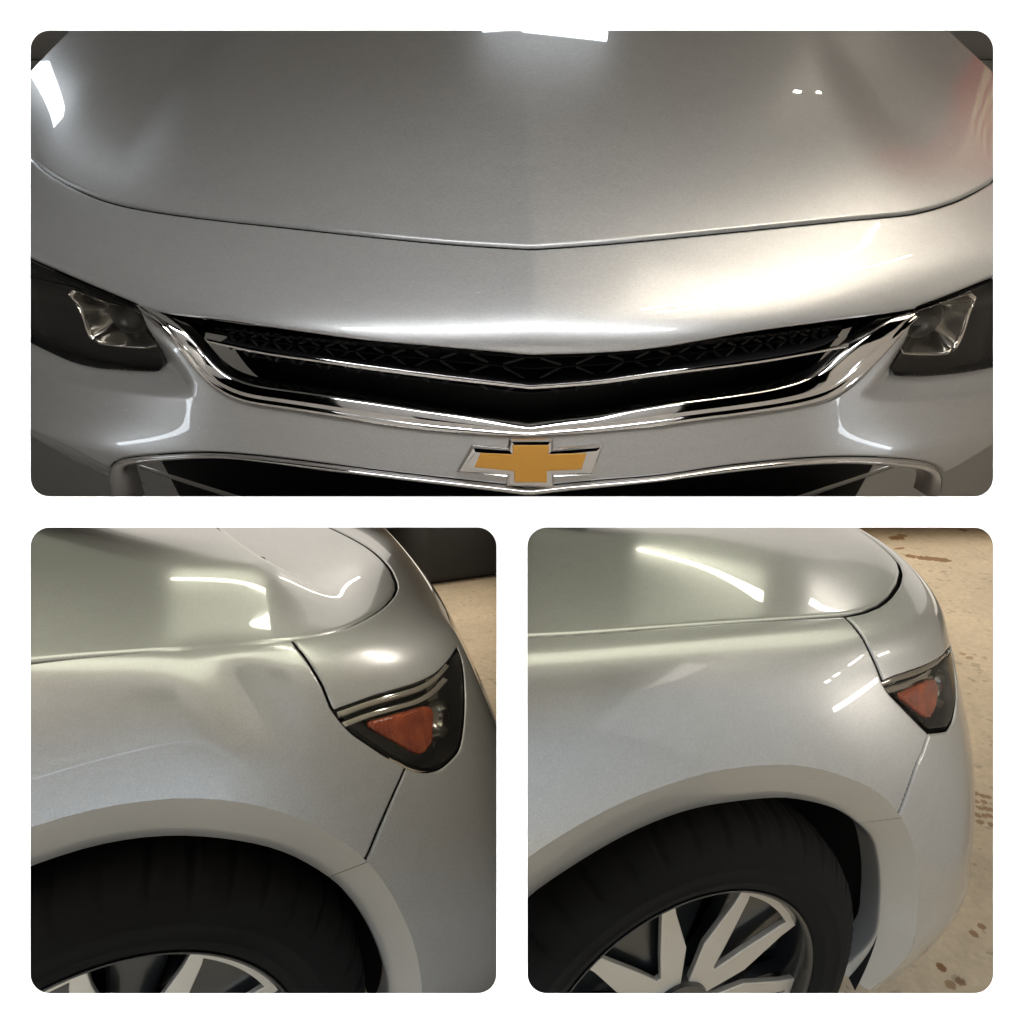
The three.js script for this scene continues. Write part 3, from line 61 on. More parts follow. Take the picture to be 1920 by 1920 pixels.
    low_inner: [[0.6181,0.9911],[0.6,0.9841],[0.5845,0.9769],[0.5727,0.9692],[0.5635,0.9608],[0.5519,0.9523],[0.5345,0.9454],[0.5152,0.9402],[0.4971,0.9354],[0.48,0.9307],[0.4638,0.9261],[0.4482,0.9216],[0.4332,0.9172],[0.4185,0.9131],[0.4041,0.909],[0.3899,0.9052],[0.3758,0.9017],[0.3619,0.8985],[0.3481,0.8957],[0.3345,0.8936],[0.3209,0.8921],[0.3075,0.8912],[0.2943,0.8909],[0.2812,0.8908],[0.2684,0.8908],[0.2558,0.8909],[0.2434,0.8912],[0.2314,0.8917],[0.2196,0.8923],[0.2081,0.8929],[0.197,0.8934],[0.1861,0.8939],[0.1754,0.8943],[0.1651,0.8946],[0.1551,0.895],[0.1455,0.8954],[0.1363,0.8958],[0.1274,0.8964],[0.119,0.897],[0.1109,0.8977],[0.1032,0.8985],[0.0959,0.8994],[0.0889,0.9004],[0.0823,0.9015],[0.0759,0.9027],[0.0697,0.9039],[0.0639,0.9052],[0.0582,0.9066],[0.0528,0.9081],[0.0475,0.9096],[0.0424,0.9112],[0.0375,0.9128],[0.0328,0.9145],[0.0282,0.9161],[0.0237,0.9178],[0.0194,0.9195],[0.0152,0.9211],[0.0111,0.9227],[0.007,0.9243],[0.0031,0.9258],[-0.001,0.9258],[-0.0047,0.9246],[-0.0084,0.9233],[-0.0123,0.9221],[-0.0162,0.921],[-0.0203,0.9199],[-0.0245,0.9189],[-0.0287,0.918],[-0.0332,0.9171],[-0.0377,0.9162],[-0.0425,0.9152],[-0.0473,0.9143],[-0.0524,0.9133],[-0.0576,0.9124],[-0.063,0.9115],[-0.0687,0.9107],[-0.0745,0.9099],[-0.0807,0.9092],[-0.0871,0.9085],[-0.0938,0.9078],[-0.1008,0.9072],[-0.1081,0.9066],[-0.1158,0.9061],[-0.1238,0.9057],[-0.1323,0.9054],[-0.1412,0.9051],[-0.1504,0.905],[-0.1601,0.905],[-0.1701,0.9051],[-0.1804,0.9052],[-0.191,0.9055],[-0.202,0.9058],[-0.2133,0.9062],[-0.2248,0.9067],[-0.2368,0.9073],[-0.249,0.908],[-0.2615,0.9089],[-0.2743,0.9099],[-0.2874,0.9112],[-0.3007,0.9127],[-0.3142,0.9145],[-0.3279,0.9164],[-0.3417,0.9187],[-0.3557,0.9211],[-0.3699,0.9238],[-0.3844,0.9268],[-0.3992,0.93],[-0.4146,0.9335],[-0.4305,0.9372],[-0.4472,0.9411],[-0.4647,0.9451],[-0.4833,0.9491],[-0.503,0.953],[-0.524,0.9569],[-0.5468,0.9608],[-0.5729,0.9657],[-0.6014,0.9724],[-0.6282,0.9801],[-0.6542,0.9876],[-0.6836,0.9949]],
    headL: [[0.8216,0.4489],[0.8082,0.4513],[0.7891,0.4548],[0.7666,0.4588],[0.7433,0.4627],[0.7274,0.4651],[0.7108,0.4676],[0.6938,0.4702],[0.6768,0.4729],[0.6602,0.4758],[0.6443,0.4787],[0.631,0.4813],[0.6179,0.484],[0.6049,0.4867],[0.5922,0.4895],[0.5797,0.4924],[0.5675,0.4954],[0.5556,0.4984],[0.5432,0.5016],[0.5301,0.5051],[0.5171,0.5086],[0.5048,0.5122],[0.4937,0.5156],[0.4845,0.5188],[0.4777,0.5214],[0.4746,0.5304],[0.47,0.5421],[0.4646,0.5582],[0.4597,0.5761],[0.4565,0.5903],[0.4535,0.6059],[0.451,0.6221],[0.449,0.638],[0.4466,0.6594],[0.4447,0.6799],[0.4446,0.6955],[0.4561,0.713],[0.4648,0.7164],[0.4758,0.7187],[0.4883,0.7209],[0.4985,0.7227],[0.5095,0.7244],[0.5215,0.7261],[0.5345,0.7278],[0.5458,0.7295],[0.558,0.7314],[0.5709,0.7333],[0.5842,0.7348],[0.5973,0.7356],[0.6102,0.7359],[0.623,0.7357],[0.6361,0.735],[0.65,0.7338],[0.6651,0.732],[0.6793,0.7298],[0.6949,0.7269],[0.7113,0.7237],[0.7281,0.7202],[0.7443,0.7169],[0.7592,0.7139],[0.7803,0.7095],[0.8,0.7049],[0.8164,0.7009],[0.8279,0.6981]],
    headR: [[-0.7303,0.4911],[-0.7174,0.4927],[-0.6996,0.4951],[-0.678,0.4982],[-0.6534,0.5017],[-0.6411,0.5035],[-0.6274,0.5056],[-0.6129,0.5079],[-0.5982,0.5103],[-0.5836,0.5129],[-0.5696,0.5155],[-0.5565,0.5181],[-0.5447,0.5205],[-0.5345,0.5227],[-0.5186,0.5261],[-0.5045,0.5289],[-0.4926,0.5315],[-0.4828,0.534],[-0.4755,0.5367],[-0.4715,0.5518],[-0.4692,0.5628],[-0.467,0.5775],[-0.4652,0.5948],[-0.4637,0.6132],[-0.4622,0.631],[-0.4597,0.6488],[-0.4562,0.6673],[-0.4525,0.6848],[-0.4495,0.7],[-0.4481,0.7117],[-0.4607,0.7345],[-0.47,0.7382],[-0.4821,0.7419],[-0.4962,0.7453],[-0.5115,0.7486],[-0.5271,0.7517],[-0.5407,0.7541],[-0.5553,0.7565],[-0.5708,0.7588],[-0.5868,0.761],[-0.6028,0.763],[-0.6185,0.7649],[-0.6369,0.7667],[-0.6555,0.7683],[-0.6741,0.7697],[-0.6926,0.771],[-0.7109,0.7723],[-0.7342,0.7739],[-0.7574,0.7754],[-0.7775,0.7767],[-0.7919,0.7777]],
    pocketL: [[0.8018,0.4992],[0.7865,0.4975],[0.7663,0.4949],[0.7424,0.4922],[0.7162,0.4898],[0.6892,0.4881],[0.6628,0.4875],[0.6379,0.4884],[0.6205,0.4899],[0.6023,0.4919],[0.5836,0.4944],[0.565,0.4974],[0.547,0.5009],[0.5297,0.5047],[0.5137,0.5088],[0.4991,0.5132],[0.4863,0.5177],[0.4756,0.5223],[0.4567,0.5349],[0.4457,0.5492],[0.4383,0.5647],[0.4306,0.5809],[0.4217,0.5978],[0.4135,0.6156],[0.406,0.634],[0.3992,0.6525],[0.3923,0.6717],[0.3856,0.6908],[0.38,0.7082],[0.3768,0.7223],[0.3865,0.7553],[0.4004,0.763],[0.4233,0.768],[0.4365,0.7703],[0.452,0.7727],[0.4694,0.7751],[0.4883,0.7773],[0.508,0.7791],[0.523,0.7803],[0.5393,0.7815],[0.5565,0.7828],[0.5746,0.7839],[0.5932,0.7846],[0.6122,0.785],[0.6312,0.7847],[0.6509,0.7837],[0.6718,0.782],[0.6935,0.7799],[0.7156,0.7776],[0.7374,0.7754],[0.7579,0.7734],[0.7764,0.7721],[0.8123,0.7696],[0.839,0.7674],[0.8565,0.7662]],
    pocketR: [[-0.7315,0.4884],[-0.7164,0.4905],[-0.6965,0.4935],[-0.6738,0.4972],[-0.65,0.5016],[-0.6265,0.5064],[-0.6044,0.5114],[-0.5845,0.5163],[-0.5675,0.5209],[-0.5473,0.5262],[-0.5282,0.5313],[-0.5104,0.5363],[-0.4944,0.5415],[-0.4806,0.5474],[-0.4693,0.5542],[-0.4562,0.5697],[-0.4507,0.5878],[-0.4451,0.61],[-0.44,0.6264],[-0.4346,0.6453],[-0.429,0.6648],[-0.4233,0.6833],[-0.4174,0.6992],[-0.4092,0.7163],[-0.4003,0.7312],[-0.3922,0.7437],[-0.3867,0.7535],[-0.3891,0.7702],[-0.4146,0.782],[-0.4285,0.7868],[-0.4456,0.7925],[-0.4658,0.7985],[-0.4888,0.8042],[-0.5042,0.8073],[-0.5218,0.8107],[-0.5411,0.8142],[-0.5614,0.8177],[-0.5821,0.821],[-0.6022,0.824],[-0.6207,0.8264],[-0.6491,0.8288],[-0.6747,0.8296],[-0.699,0.8299],[-0.7237,0.8306],[-0.7595,0.8325],[-0.7934,0.8345],[-0.8169,0.8362]],
    frameL: [[0.6547,0.5215],[0.6492,0.5298],[0.6422,0.5419],[0.6352,0.5565],[0.6293,0.5724],[0.6248,0.588],[0.6218,0.6016],[0.6198,0.6242],[0.6193,0.6438],[0.6168,0.6596],[0.6127,0.6754],[0.5942,0.6815],[0.5849,0.6814],[0.5733,0.6806],[0.5601,0.6794],[0.5461,0.6778],[0.5321,0.676],[0.5187,0.6739],[0.5065,0.6719],[0.496,0.6698],[0.4878,0.6678],[0.4682,0.6569],[0.4609,0.6444],[0.4618,0.6203],[0.4636,0.6075],[0.4664,0.5912],[0.4703,0.5743],[0.4748,0.5594],[0.4795,0.5485],[0.4853,0.5383],[0.4988,0.5334],[0.5069,0.5308],[0.5173,0.5281],[0.5294,0.5252],[0.5426,0.5223],[0.5564,0.5195],[0.5699,0.5169],[0.5825,0.5146],[0.5933,0.5126],[0.6111,0.5096],[0.6259,0.5072],[0.6377,0.5054],[0.6463,0.5042]],
    frameR: [[-0.4867,0.5512],[-0.4846,0.5632],[-0.4826,0.5812],[-0.4815,0.6015],[-0.4811,0.6199],[-0.4802,0.64],[-0.4791,0.6579],[-0.4793,0.6722],[-0.4899,0.6927],[-0.4997,0.6974],[-0.513,0.702],[-0.528,0.7063],[-0.5431,0.71],[-0.559,0.7135],[-0.5765,0.7169],[-0.5933,0.7191],[-0.6071,0.7189],[-0.6223,0.712],[-0.6295,0.6938],[-0.6317,0.6811],[-0.6328,0.6647],[-0.6332,0.6465],[-0.6333,0.6284],[-0.6338,0.6121],[-0.6359,0.5934],[-0.6394,0.5755],[-0.6432,0.5597],[-0.6457,0.5471],[-0.6335,0.5226],[-0.6226,0.5225],[-0.6077,0.5241],[-0.5912,0.5267],[-0.5754,0.5298],[-0.5622,0.5327],[-0.5533,0.5345]],
    underL: [[0.8861,0.915],[0.8683,0.9144],[0.8415,0.9157],[0.8072,0.9186],[0.7866,0.9202],[0.7631,0.9221],[0.7385,0.9243],[0.7143,0.927],[0.6922,0.93],[0.6733,0.9332],[0.6534,0.9378],[0.6353,0.9428],[0.62,0.9476],[0.608,0.9515],[0.5997,0.9541]],
    underR: [[-0.6641,0.9739],[-0.6812,0.9727],[-0.708,0.97],[-0.7214,0.9679],[-0.7373,0.9652],[-0.7548,0.9622],[-0.7726,0.9593],[-0.7892,0.9568],[-0.8156,0.9535],[-0.8397,0.9508],[-0.8566,0.9492]],
    bow_outer: [[-0.0841,0.036],[-0.0351,0.0319],[-0.0326,0.0443],[0.031,0.0439],[0.0313,0.0301],[0.1014,0.0346],[0.087,-0.011],[0.0333,-0.0131],[0.0323,-0.03],[-0.0367,-0.0268],[-0.0354,-0.0126],[-0.1074,-0.0055]],
    bow_inner: [[-0.0707,0.023],[-0.026,0.0207],[-0.0259,0.0336],[0.0222,0.0333],[0.0223,0.0203],[0.0746,0.0219],[0.0684,0.0005],[0.0202,-0.0012],[0.0199,-0.0178],[-0.0236,-0.0174],[-0.0243,-0.0013],[-0.0789,0.0047]],
    bow_at: [0.957,0.573,0.0],
    creaseL: [[0.9136,0.0236],[0.8946,0.0289],[0.8634,0.0368],[0.8218,0.0472],[0.7768,0.0593],[0.7462,0.0686],[0.7151,0.0792],[0.685,0.0908],[0.6572,0.1027],[0.632,0.1145],[0.6092,0.126],[0.5883,0.1373],[0.5685,0.1486],[0.5498,0.1598],[0.5321,0.1708],[0.5154,0.1813],[0.4996,0.1913],[0.4843,0.201],[0.4694,0.2104],[0.4551,0.2195],[0.4414,0.2283],[0.4285,0.2366],[0.4165,0.2444],[0.3987,0.2558],[0.3814,0.2667],[0.3668,0.2762],[0.3568,0.283]],
    creaseR: [[-0.8828,0.0214],[-0.8574,0.0266],[-0.8178,0.0347],[-0.7712,0.045],[-0.7254,0.057],[-0.6912,0.068],[-0.6587,0.0811],[-0.6292,0.0954],[-0.6026,0.1097],[-0.5787,0.1237],[-0.5601,0.1352],[-0.5424,0.1469],[-0.5256,0.1585],[-0.5098,0.1697],[-0.4951,0.1803],[-0.4813,0.1901],[-0.4622,0.2029],[-0.4443,0.2144],[-0.427,0.2253],[-0.4101,0.2363],[-0.3955,0.2462],[-0.38,0.2569],[-0.3655,0.2674],[-0.3533,0.2765],[-0.3449,0.2831]],
    drops: [[0.0291,0.3896],[-0.0282,0.431],[-0.0627,0.4229],[-0.1552,0.4502],[-0.4963,0.4208],[0.1141,0.5057],[0.0081,0.544],[0.0303,0.4439],[-0.0515,0.53],[-0.2116,0.3502]],
  },
};


const CAR = {};
for (const k of ['p1', 'p2', 'p3']) CAR[k] = new THREE.Matrix4().fromArray(SHAPE[k].matrix);

/* ---------- small helpers ---------- */
let seed = 7;
const rnd = () => { seed = (seed * 1664525 + 1013904223) >>> 0; return seed / 4294967296; };
const V = (x, y, z) => new THREE.Vector3(x, y, z);
const lerp = (a, b, u) => a + (b - a) * u;
const sstep = (a, b, x) => { const u = Math.min(1, Math.max(0, (x - a) / (b - a))); return u * u * (3 - 2 * u); };
const lin = (r, g, b) => new THREE.Color().setRGB(r, g, b);
function thing(name, label, category, matrix, group) {
  const o = new THREE.Group(); o.name = name; o.userData = { label, category };
  if (group) o.userData.group = group;
  if (matrix) o.applyMatrix4(matrix);
  scene.add(o); return o;
}
function part(name, geometry, material, parent, label) {
  const m = new THREE.Mesh(geometry, material); m.name = name; m.castShadow = m.receiveShadow = true;
  if (label) m.userData.label = label;
  parent.add(m); return m;
}
function structure(name, geometry, material, matrix, label, category) {
  const m = new THREE.Mesh(geometry, material); m.name = name; m.castShadow = m.receiveShadow = true;
  m.userData = { kind: 'structure', label, category };
  if (matrix) m.applyMatrix4(matrix);
  scene.add(m); return m;
}
function single(name, label, category, geometry, material, matrix, group) {
  const m = new THREE.Mesh(geometry, material); m.name = name; m.castShadow = m.receiveShadow = true;
  m.userData = { label, category }; if (group) m.userData.group = group;
  if (matrix) m.applyMatrix4(matrix);
  scene.add(m); return m;
}
const M4 = (x, y, z, rx = 0, ry = 0, rz = 0) => new THREE.Matrix4().makeRotationFromEuler(new THREE.Euler(rx, ry, rz)).setPosition(x, y, z);
const inFrame = (frame, m) => frame.clone().multiply(m);

/* ---------- textures ---------- */
function noiseGrid(n, s) { const a = new Float32Array(n * n); let k = s >>> 0; for (let i = 0; i < n * n; i++) { k = (k * 1664525 + 1013904223) >>> 0; a[i] = k / 4294967296; } return a; }
function fbm(size, cells, octaves, s) {
  const out = new Float32Array(size * size); let amp = 1, tot = 0;
  for (let o = 0; o < octaves; o++) {
    const c = cells << o, g = noiseGrid(c, s + o * 97);
    for (let y = 0; y < size; y++) for (let x = 0; x < size; x++) {
      const u = x / size * c, v = y / size * c, i = Math.floor(u), j = Math.floor(v), a = u - i, b = v - j, p = a * a * (3 - 2 * a), q = b * b * (3 - 2 * b);
      const i1 = (i + 1) % c, j1 = (j + 1) % c;
      out[y * size + x] += amp * lerp(lerp(g[j * c + i], g[j * c + i1], p), lerp(g[j1 * c + i], g[j1 * c + i1], p), q);
    }
    tot += amp; amp *= 0.55;
  }
  for (let i = 0; i < out.length; i++) out[i] /= tot;
  return out;
}
function texture(size, fn, srgb = true) {
  const d = new Uint8Array(size * size * 4);
  for (let y = 0; y < size; y++) for (let x = 0; x < size; x++) { const c = fn(x, y), k = (y * size + x) * 4; d[k] = c[0]; d[k + 1] = c[1]; d[k + 2] = c[2]; d[k + 3] = 255; }
  const t = new THREE.DataTexture(d, size, size); t.wrapS = t.wrapT = THREE.RepeatWrapping; t.magFilter = THREE.LinearFilter; t.minFilter = THREE.LinearMipmapLinearFilter; t.generateMipmaps = true;
  if (srgb) t.colorSpace = THREE.SRGBColorSpace;
  t.needsUpdate = true; return t;
}
const nA = fbm(512, 6, 6, 11), nB = fbm(512, 24, 4, 41), nC = fbm(512, 3, 3, 91);

/* ---------- materials ---------- */
const ribs = texture(128, (x, y) => { const v = 127 + 120 * Math.sin(x / 128 * Math.PI * 2) * Math.sin(y / 128 * Math.PI * 2); return [v, v, v]; }, false); ribs.repeat.set(170, 150);
const amberTone = texture(256, (x, y) => { const v = nA[y * 512 + x] - 0.5; return [178 + v * 120, 74 + v * 90, 30 + v * 40]; }); amberTone.repeat.set(14, 14);
const flake = texture(512, (x, y) => { const k = y * 512 + x, v = 255 * (0.90 + 0.10 * ((((k * 2654435761) ^ (k >>> 7) * 40503) >>> 0) % 1000) / 1000) * (0.985 + 0.03 * (nB[k] - 0.5)); return [v, v, v]; });
flake.repeat.set(3.5, 3.5);
const M = {
  paint: new THREE.MeshPhysicalMaterial({ name: 'silver_paint', color: lin(0.615, 0.615, 0.61), metalness: 0.62, roughness: 0.37, clearcoat: 1, clearcoatRoughness: 0.015, map: flake }),
  under: new THREE.MeshStandardMaterial({ name: 'black_underlay', color: lin(0.01, 0.01, 0.011), roughness: 0.8 }),
  chrome: new THREE.MeshStandardMaterial({ name: 'chrome', color: lin(0.78, 0.76, 0.74), metalness: 1, roughness: 0.07 }),
  darkChrome: new THREE.MeshStandardMaterial({ name: 'dark_chrome', color: lin(0.30, 0.29, 0.27), metalness: 1, roughness: 0.16 }),
  black: new THREE.MeshPhysicalMaterial({ name: 'gloss_black_plastic', color: lin(0.006, 0.006, 0.007), roughness: 0.35, clearcoat: 0.4, clearcoatRoughness: 0.15 }),
  mattBlack: new THREE.MeshStandardMaterial({ name: 'matt_black_plastic', color: lin(0.012, 0.012, 0.012), roughness: 0.75 }),
  grille: new THREE.MeshStandardMaterial({ name: 'grille_plastic', color: lin(0.005, 0.005, 0.0055), roughness: 0.55 }),
  lampShell: new THREE.MeshStandardMaterial({ name: 'lamp_shell', color: lin(0.42, 0.38, 0.32), metalness: 0.6, roughness: 0.35 }),
  gold: new THREE.MeshPhysicalMaterial({ name: 'amber_gold_enamel', color: lin(0.70, 0.34, 0.035), metalness: 0.35, roughness: 0.38, clearcoat: 1, clearcoatRoughness: 0.05, bumpMap: ribs, bumpScale: 0.0002 }),
  lens: new THREE.MeshPhysicalMaterial({ name: 'headlight_lens', color: lin(0.86, 0.84, 0.80), transmission: 1, thickness: 0, roughness: 0.02, ior: 1.45, specularIntensity: 0.8 }),
  amber: new THREE.MeshPhysicalMaterial({ name: 'amber_reflector', map: amberTone, bumpMap: ribs, bumpScale: 0.0012, roughness: 0.22, clearcoat: 1, clearcoatRoughness: 0.04 }),
  tyre: new THREE.MeshPhysicalMaterial({ name: 'tyre_rubber', color: lin(0.0055, 0.0053, 0.0052), roughness: 0.85, specularIntensity: 0.45 }),
  machined: new THREE.MeshStandardMaterial({ name: 'machined_alloy', color: lin(0.60, 0.575, 0.53), metalness: 0.75, roughness: 0.42 }),
  wheelBlack: new THREE.MeshPhysicalMaterial({ name: 'black_wheel_paint', color: lin(0.008, 0.009, 0.010), roughness: 0.3, clearcoat: 0.8, clearcoatRoughness: 0.08 }),
  white: new THREE.MeshStandardMaterial({ name: 'white_painted_board', color: lin(0.86, 0.86, 0.86), roughness: 0.9 }),
  lamp: new THREE.MeshStandardMaterial({ name: 'lamp_body', color: lin(0.5, 0.5, 0.5), roughness: 0.5 }),
  water: new THREE.MeshPhysicalMaterial({ name: 'water_drop', color: lin(1, 1, 1), transmission: 1, thickness: 0, roughness: 0.0, ior: 1.33 }),
};

/* ---------- B-spline surfaces ---------- */
function basisRow(n, u) {
  const p = 3, k = []; for (let i = 0; i < p; i++) k.push(0); for (let i = 0; i <= n - p; i++) k.push(i / (n - p)); for (let i = 0; i < p; i++) k.push(1);
  u = Math.min(1 - 1e-12, Math.max(0, u));
  let N = []; for (let i = 0; i < n + p; i++) N.push(k[i] <= u && u < k[i + 1] ? 1 : 0);
  for (let d = 1; d <= p; d++) { const R = []; for (let i = 0; i < n + p - d; i++) { let a = 0; if (k[i + d] > k[i]) a += (u - k[i]) / (k[i + d] - k[i]) * N[i]; if (k[i + d + 1] > k[i + 1]) a += (k[i + d + 1] - u) / (k[i + d + 1] - k[i + 1]) * N[i + 1]; R.push(a); } N = R; }
  const w = []; for (let i = 0; i < n; i++) if (N[i] !== 0) w.push([i, N[i]]); return w;
}
function surfacePoint(net, s, t) {
  const a = basisRow(net.length, Math.abs(s)), b = basisRow(net[0].length, t); let x = 0, y = 0, z = 0;
  for (const [i, p] of a) for (const [j, q] of b) { const c = net[i][j], w = p * q; x += c[0] * w; y += c[1] * w; z += c[2] * w; }
  return [x, y, s < 0 ? -z : z];
}
/* a grid of points and normals over s0..s1 x 0..1; bend(p, n) gives a push along the normal */
function makeGrid(net, s0, s1, nu, nv, outward, bend) {
  const A = [], B = []; for (let i = 0; i < nu; i++) A.push(basisRow(net.length, Math.abs(lerp(s0, s1, i / (nu - 1))))); for (let j = 0; j < nv; j++) B.push(basisRow(net[0].length, j / (nv - 1)));
  const P = new Float64Array(nu * nv * 3), N = new Float64Array(nu * nv * 3);
  for (let i = 0; i < nu; i++) {
    const s = lerp(s0, s1, i / (nu - 1)), sg = s < -1e-9 ? -1 : 1, row = [];
    for (let j = 0; j < net[0].length; j++) { let x = 0, y = 0, z = 0; for (const [k, w] of A[i]) { const c = net[k][j]; x += c[0] * w; y += c[1] * w; z += c[2] * w; } row.push([x, y, z]); }
    for (let j = 0; j < nv; j++) { let x = 0, y = 0, z = 0; for (const [k, w] of B[j]) { x += row[k][0] * w; y += row[k][1] * w; z += row[k][2] * w; } const o = (i * nv + j) * 3; P[o] = x; P[o + 1] = y; P[o + 2] = z * sg; }
  }
  const normals = () => {
    for (let i = 0; i < nu; i++) for (let j = 0; j < nv; j++) {
      const i0 = Math.max(0, i - 1), i1 = Math.min(nu - 1, i + 1), j0 = Math.max(0, j - 1), j1 = Math.min(nv - 1, j + 1), a = (i0 * nv + j) * 3, b = (i1 * nv + j) * 3, c = (i * nv + j0) * 3, d = (i * nv + j1) * 3;
      const ux = P[b] - P[a], uy = P[b + 1] - P[a + 1], uz = P[b + 2] - P[a + 2], vx = P[d] - P[c], vy = P[d + 1] - P[c + 1], vz = P[d + 2] - P[c + 2];
      let x = (uy * vz - uz * vy) * outward, y = (uz * vx - ux * vz) * outward, z = (ux * vy - uy * vx) * outward; const l = Math.hypot(x, y, z) || 1; const o = (i * nv + j) * 3; N[o] = x / l; N[o + 1] = y / l; N[o + 2] = z / l;
    }
  };
  normals();
  if (bend) { const Q = P.slice(); for (let i = 0; i < nu; i++) for (let j = 0; j < nv; j++) { const o = (i * nv + j) * 3, h = bend(P[o], P[o + 1], P[o + 2], lerp(s0, s1, i / (nu - 1)), j / (nv - 1)); if (h) for (let c = 0; c < 3; c++) Q[o + c] = P[o + c] + N[o + c] * h; } P.set(Q); normals(); }
  return { P, N, nu, nv, s0, s1, outward };
}
/* a line on the surface: real points, and the closed loop in (s,t) that says which side is which */
function outline(net, st, close = []) {
  const p = st.map(([s, t]) => surfacePoint(net, s, Math.min(1, Math.max(0, t)))), loop = [...st, ...close];
  const lo = [1e9, 1e9, 1e9], hi = [-1e9, -1e9, -1e9]; for (const q of p) for (let c = 0; c < 3; c++) { lo[c] = Math.min(lo[c], q[c]); hi[c] = Math.max(hi[c], q[c]); }
  return { p, loop, closed: !close.length, lo, hi };
}
function inside(loop, s, t) { let r = false; for (let i = 0, j = loop.length - 1; i < loop.length; j = i++) { const a = loop[i], b = loop[j]; if ((a[1] > t) !== (b[1] > t) && s < (b[0] - a[0]) * (t - a[1]) / (b[1] - a[1]) + a[0]) r = !r; } return r; }
const near = { d: 0, x: 0, y: 0, z: 0 };
function distance(o, x, y, z, most = 0.08) {
  let bx = Math.max(o.lo[0] - x, 0, x - o.hi[0]), by = Math.max(o.lo[1] - y, 0, y - o.hi[1]), bz = Math.max(o.lo[2] - z, 0, z - o.hi[2]);
  near.d = most; if (bx * bx + by * by + bz * bz > most * most) return near;
  let best = most * most; const n = o.p.length, m = o.closed ? n : n - 1;
  for (let i = 0; i < m; i++) {
    const a = o.p[i], b = o.p[(i + 1) % n], dx = b[0] - a[0], dy = b[1] - a[1], dz = b[2] - a[2]; let u = ((x - a[0]) * dx + (y - a[1]) * dy + (z - a[2]) * dz) / (dx * dx + dy * dy + dz * dz + 1e-18); u = u < 0 ? 0 : u > 1 ? 1 : u;
    const qx = a[0] + dx * u, qy = a[1] + dy * u, qz = a[2] + dz * u, d = (x - qx) ** 2 + (y - qy) ** 2 + (z - qz) ** 2; if (d < best) { best = d; near.x = qx; near.y = qy; near.z = qz; }
  }
  near.d = Math.sqrt(best); return near;
}
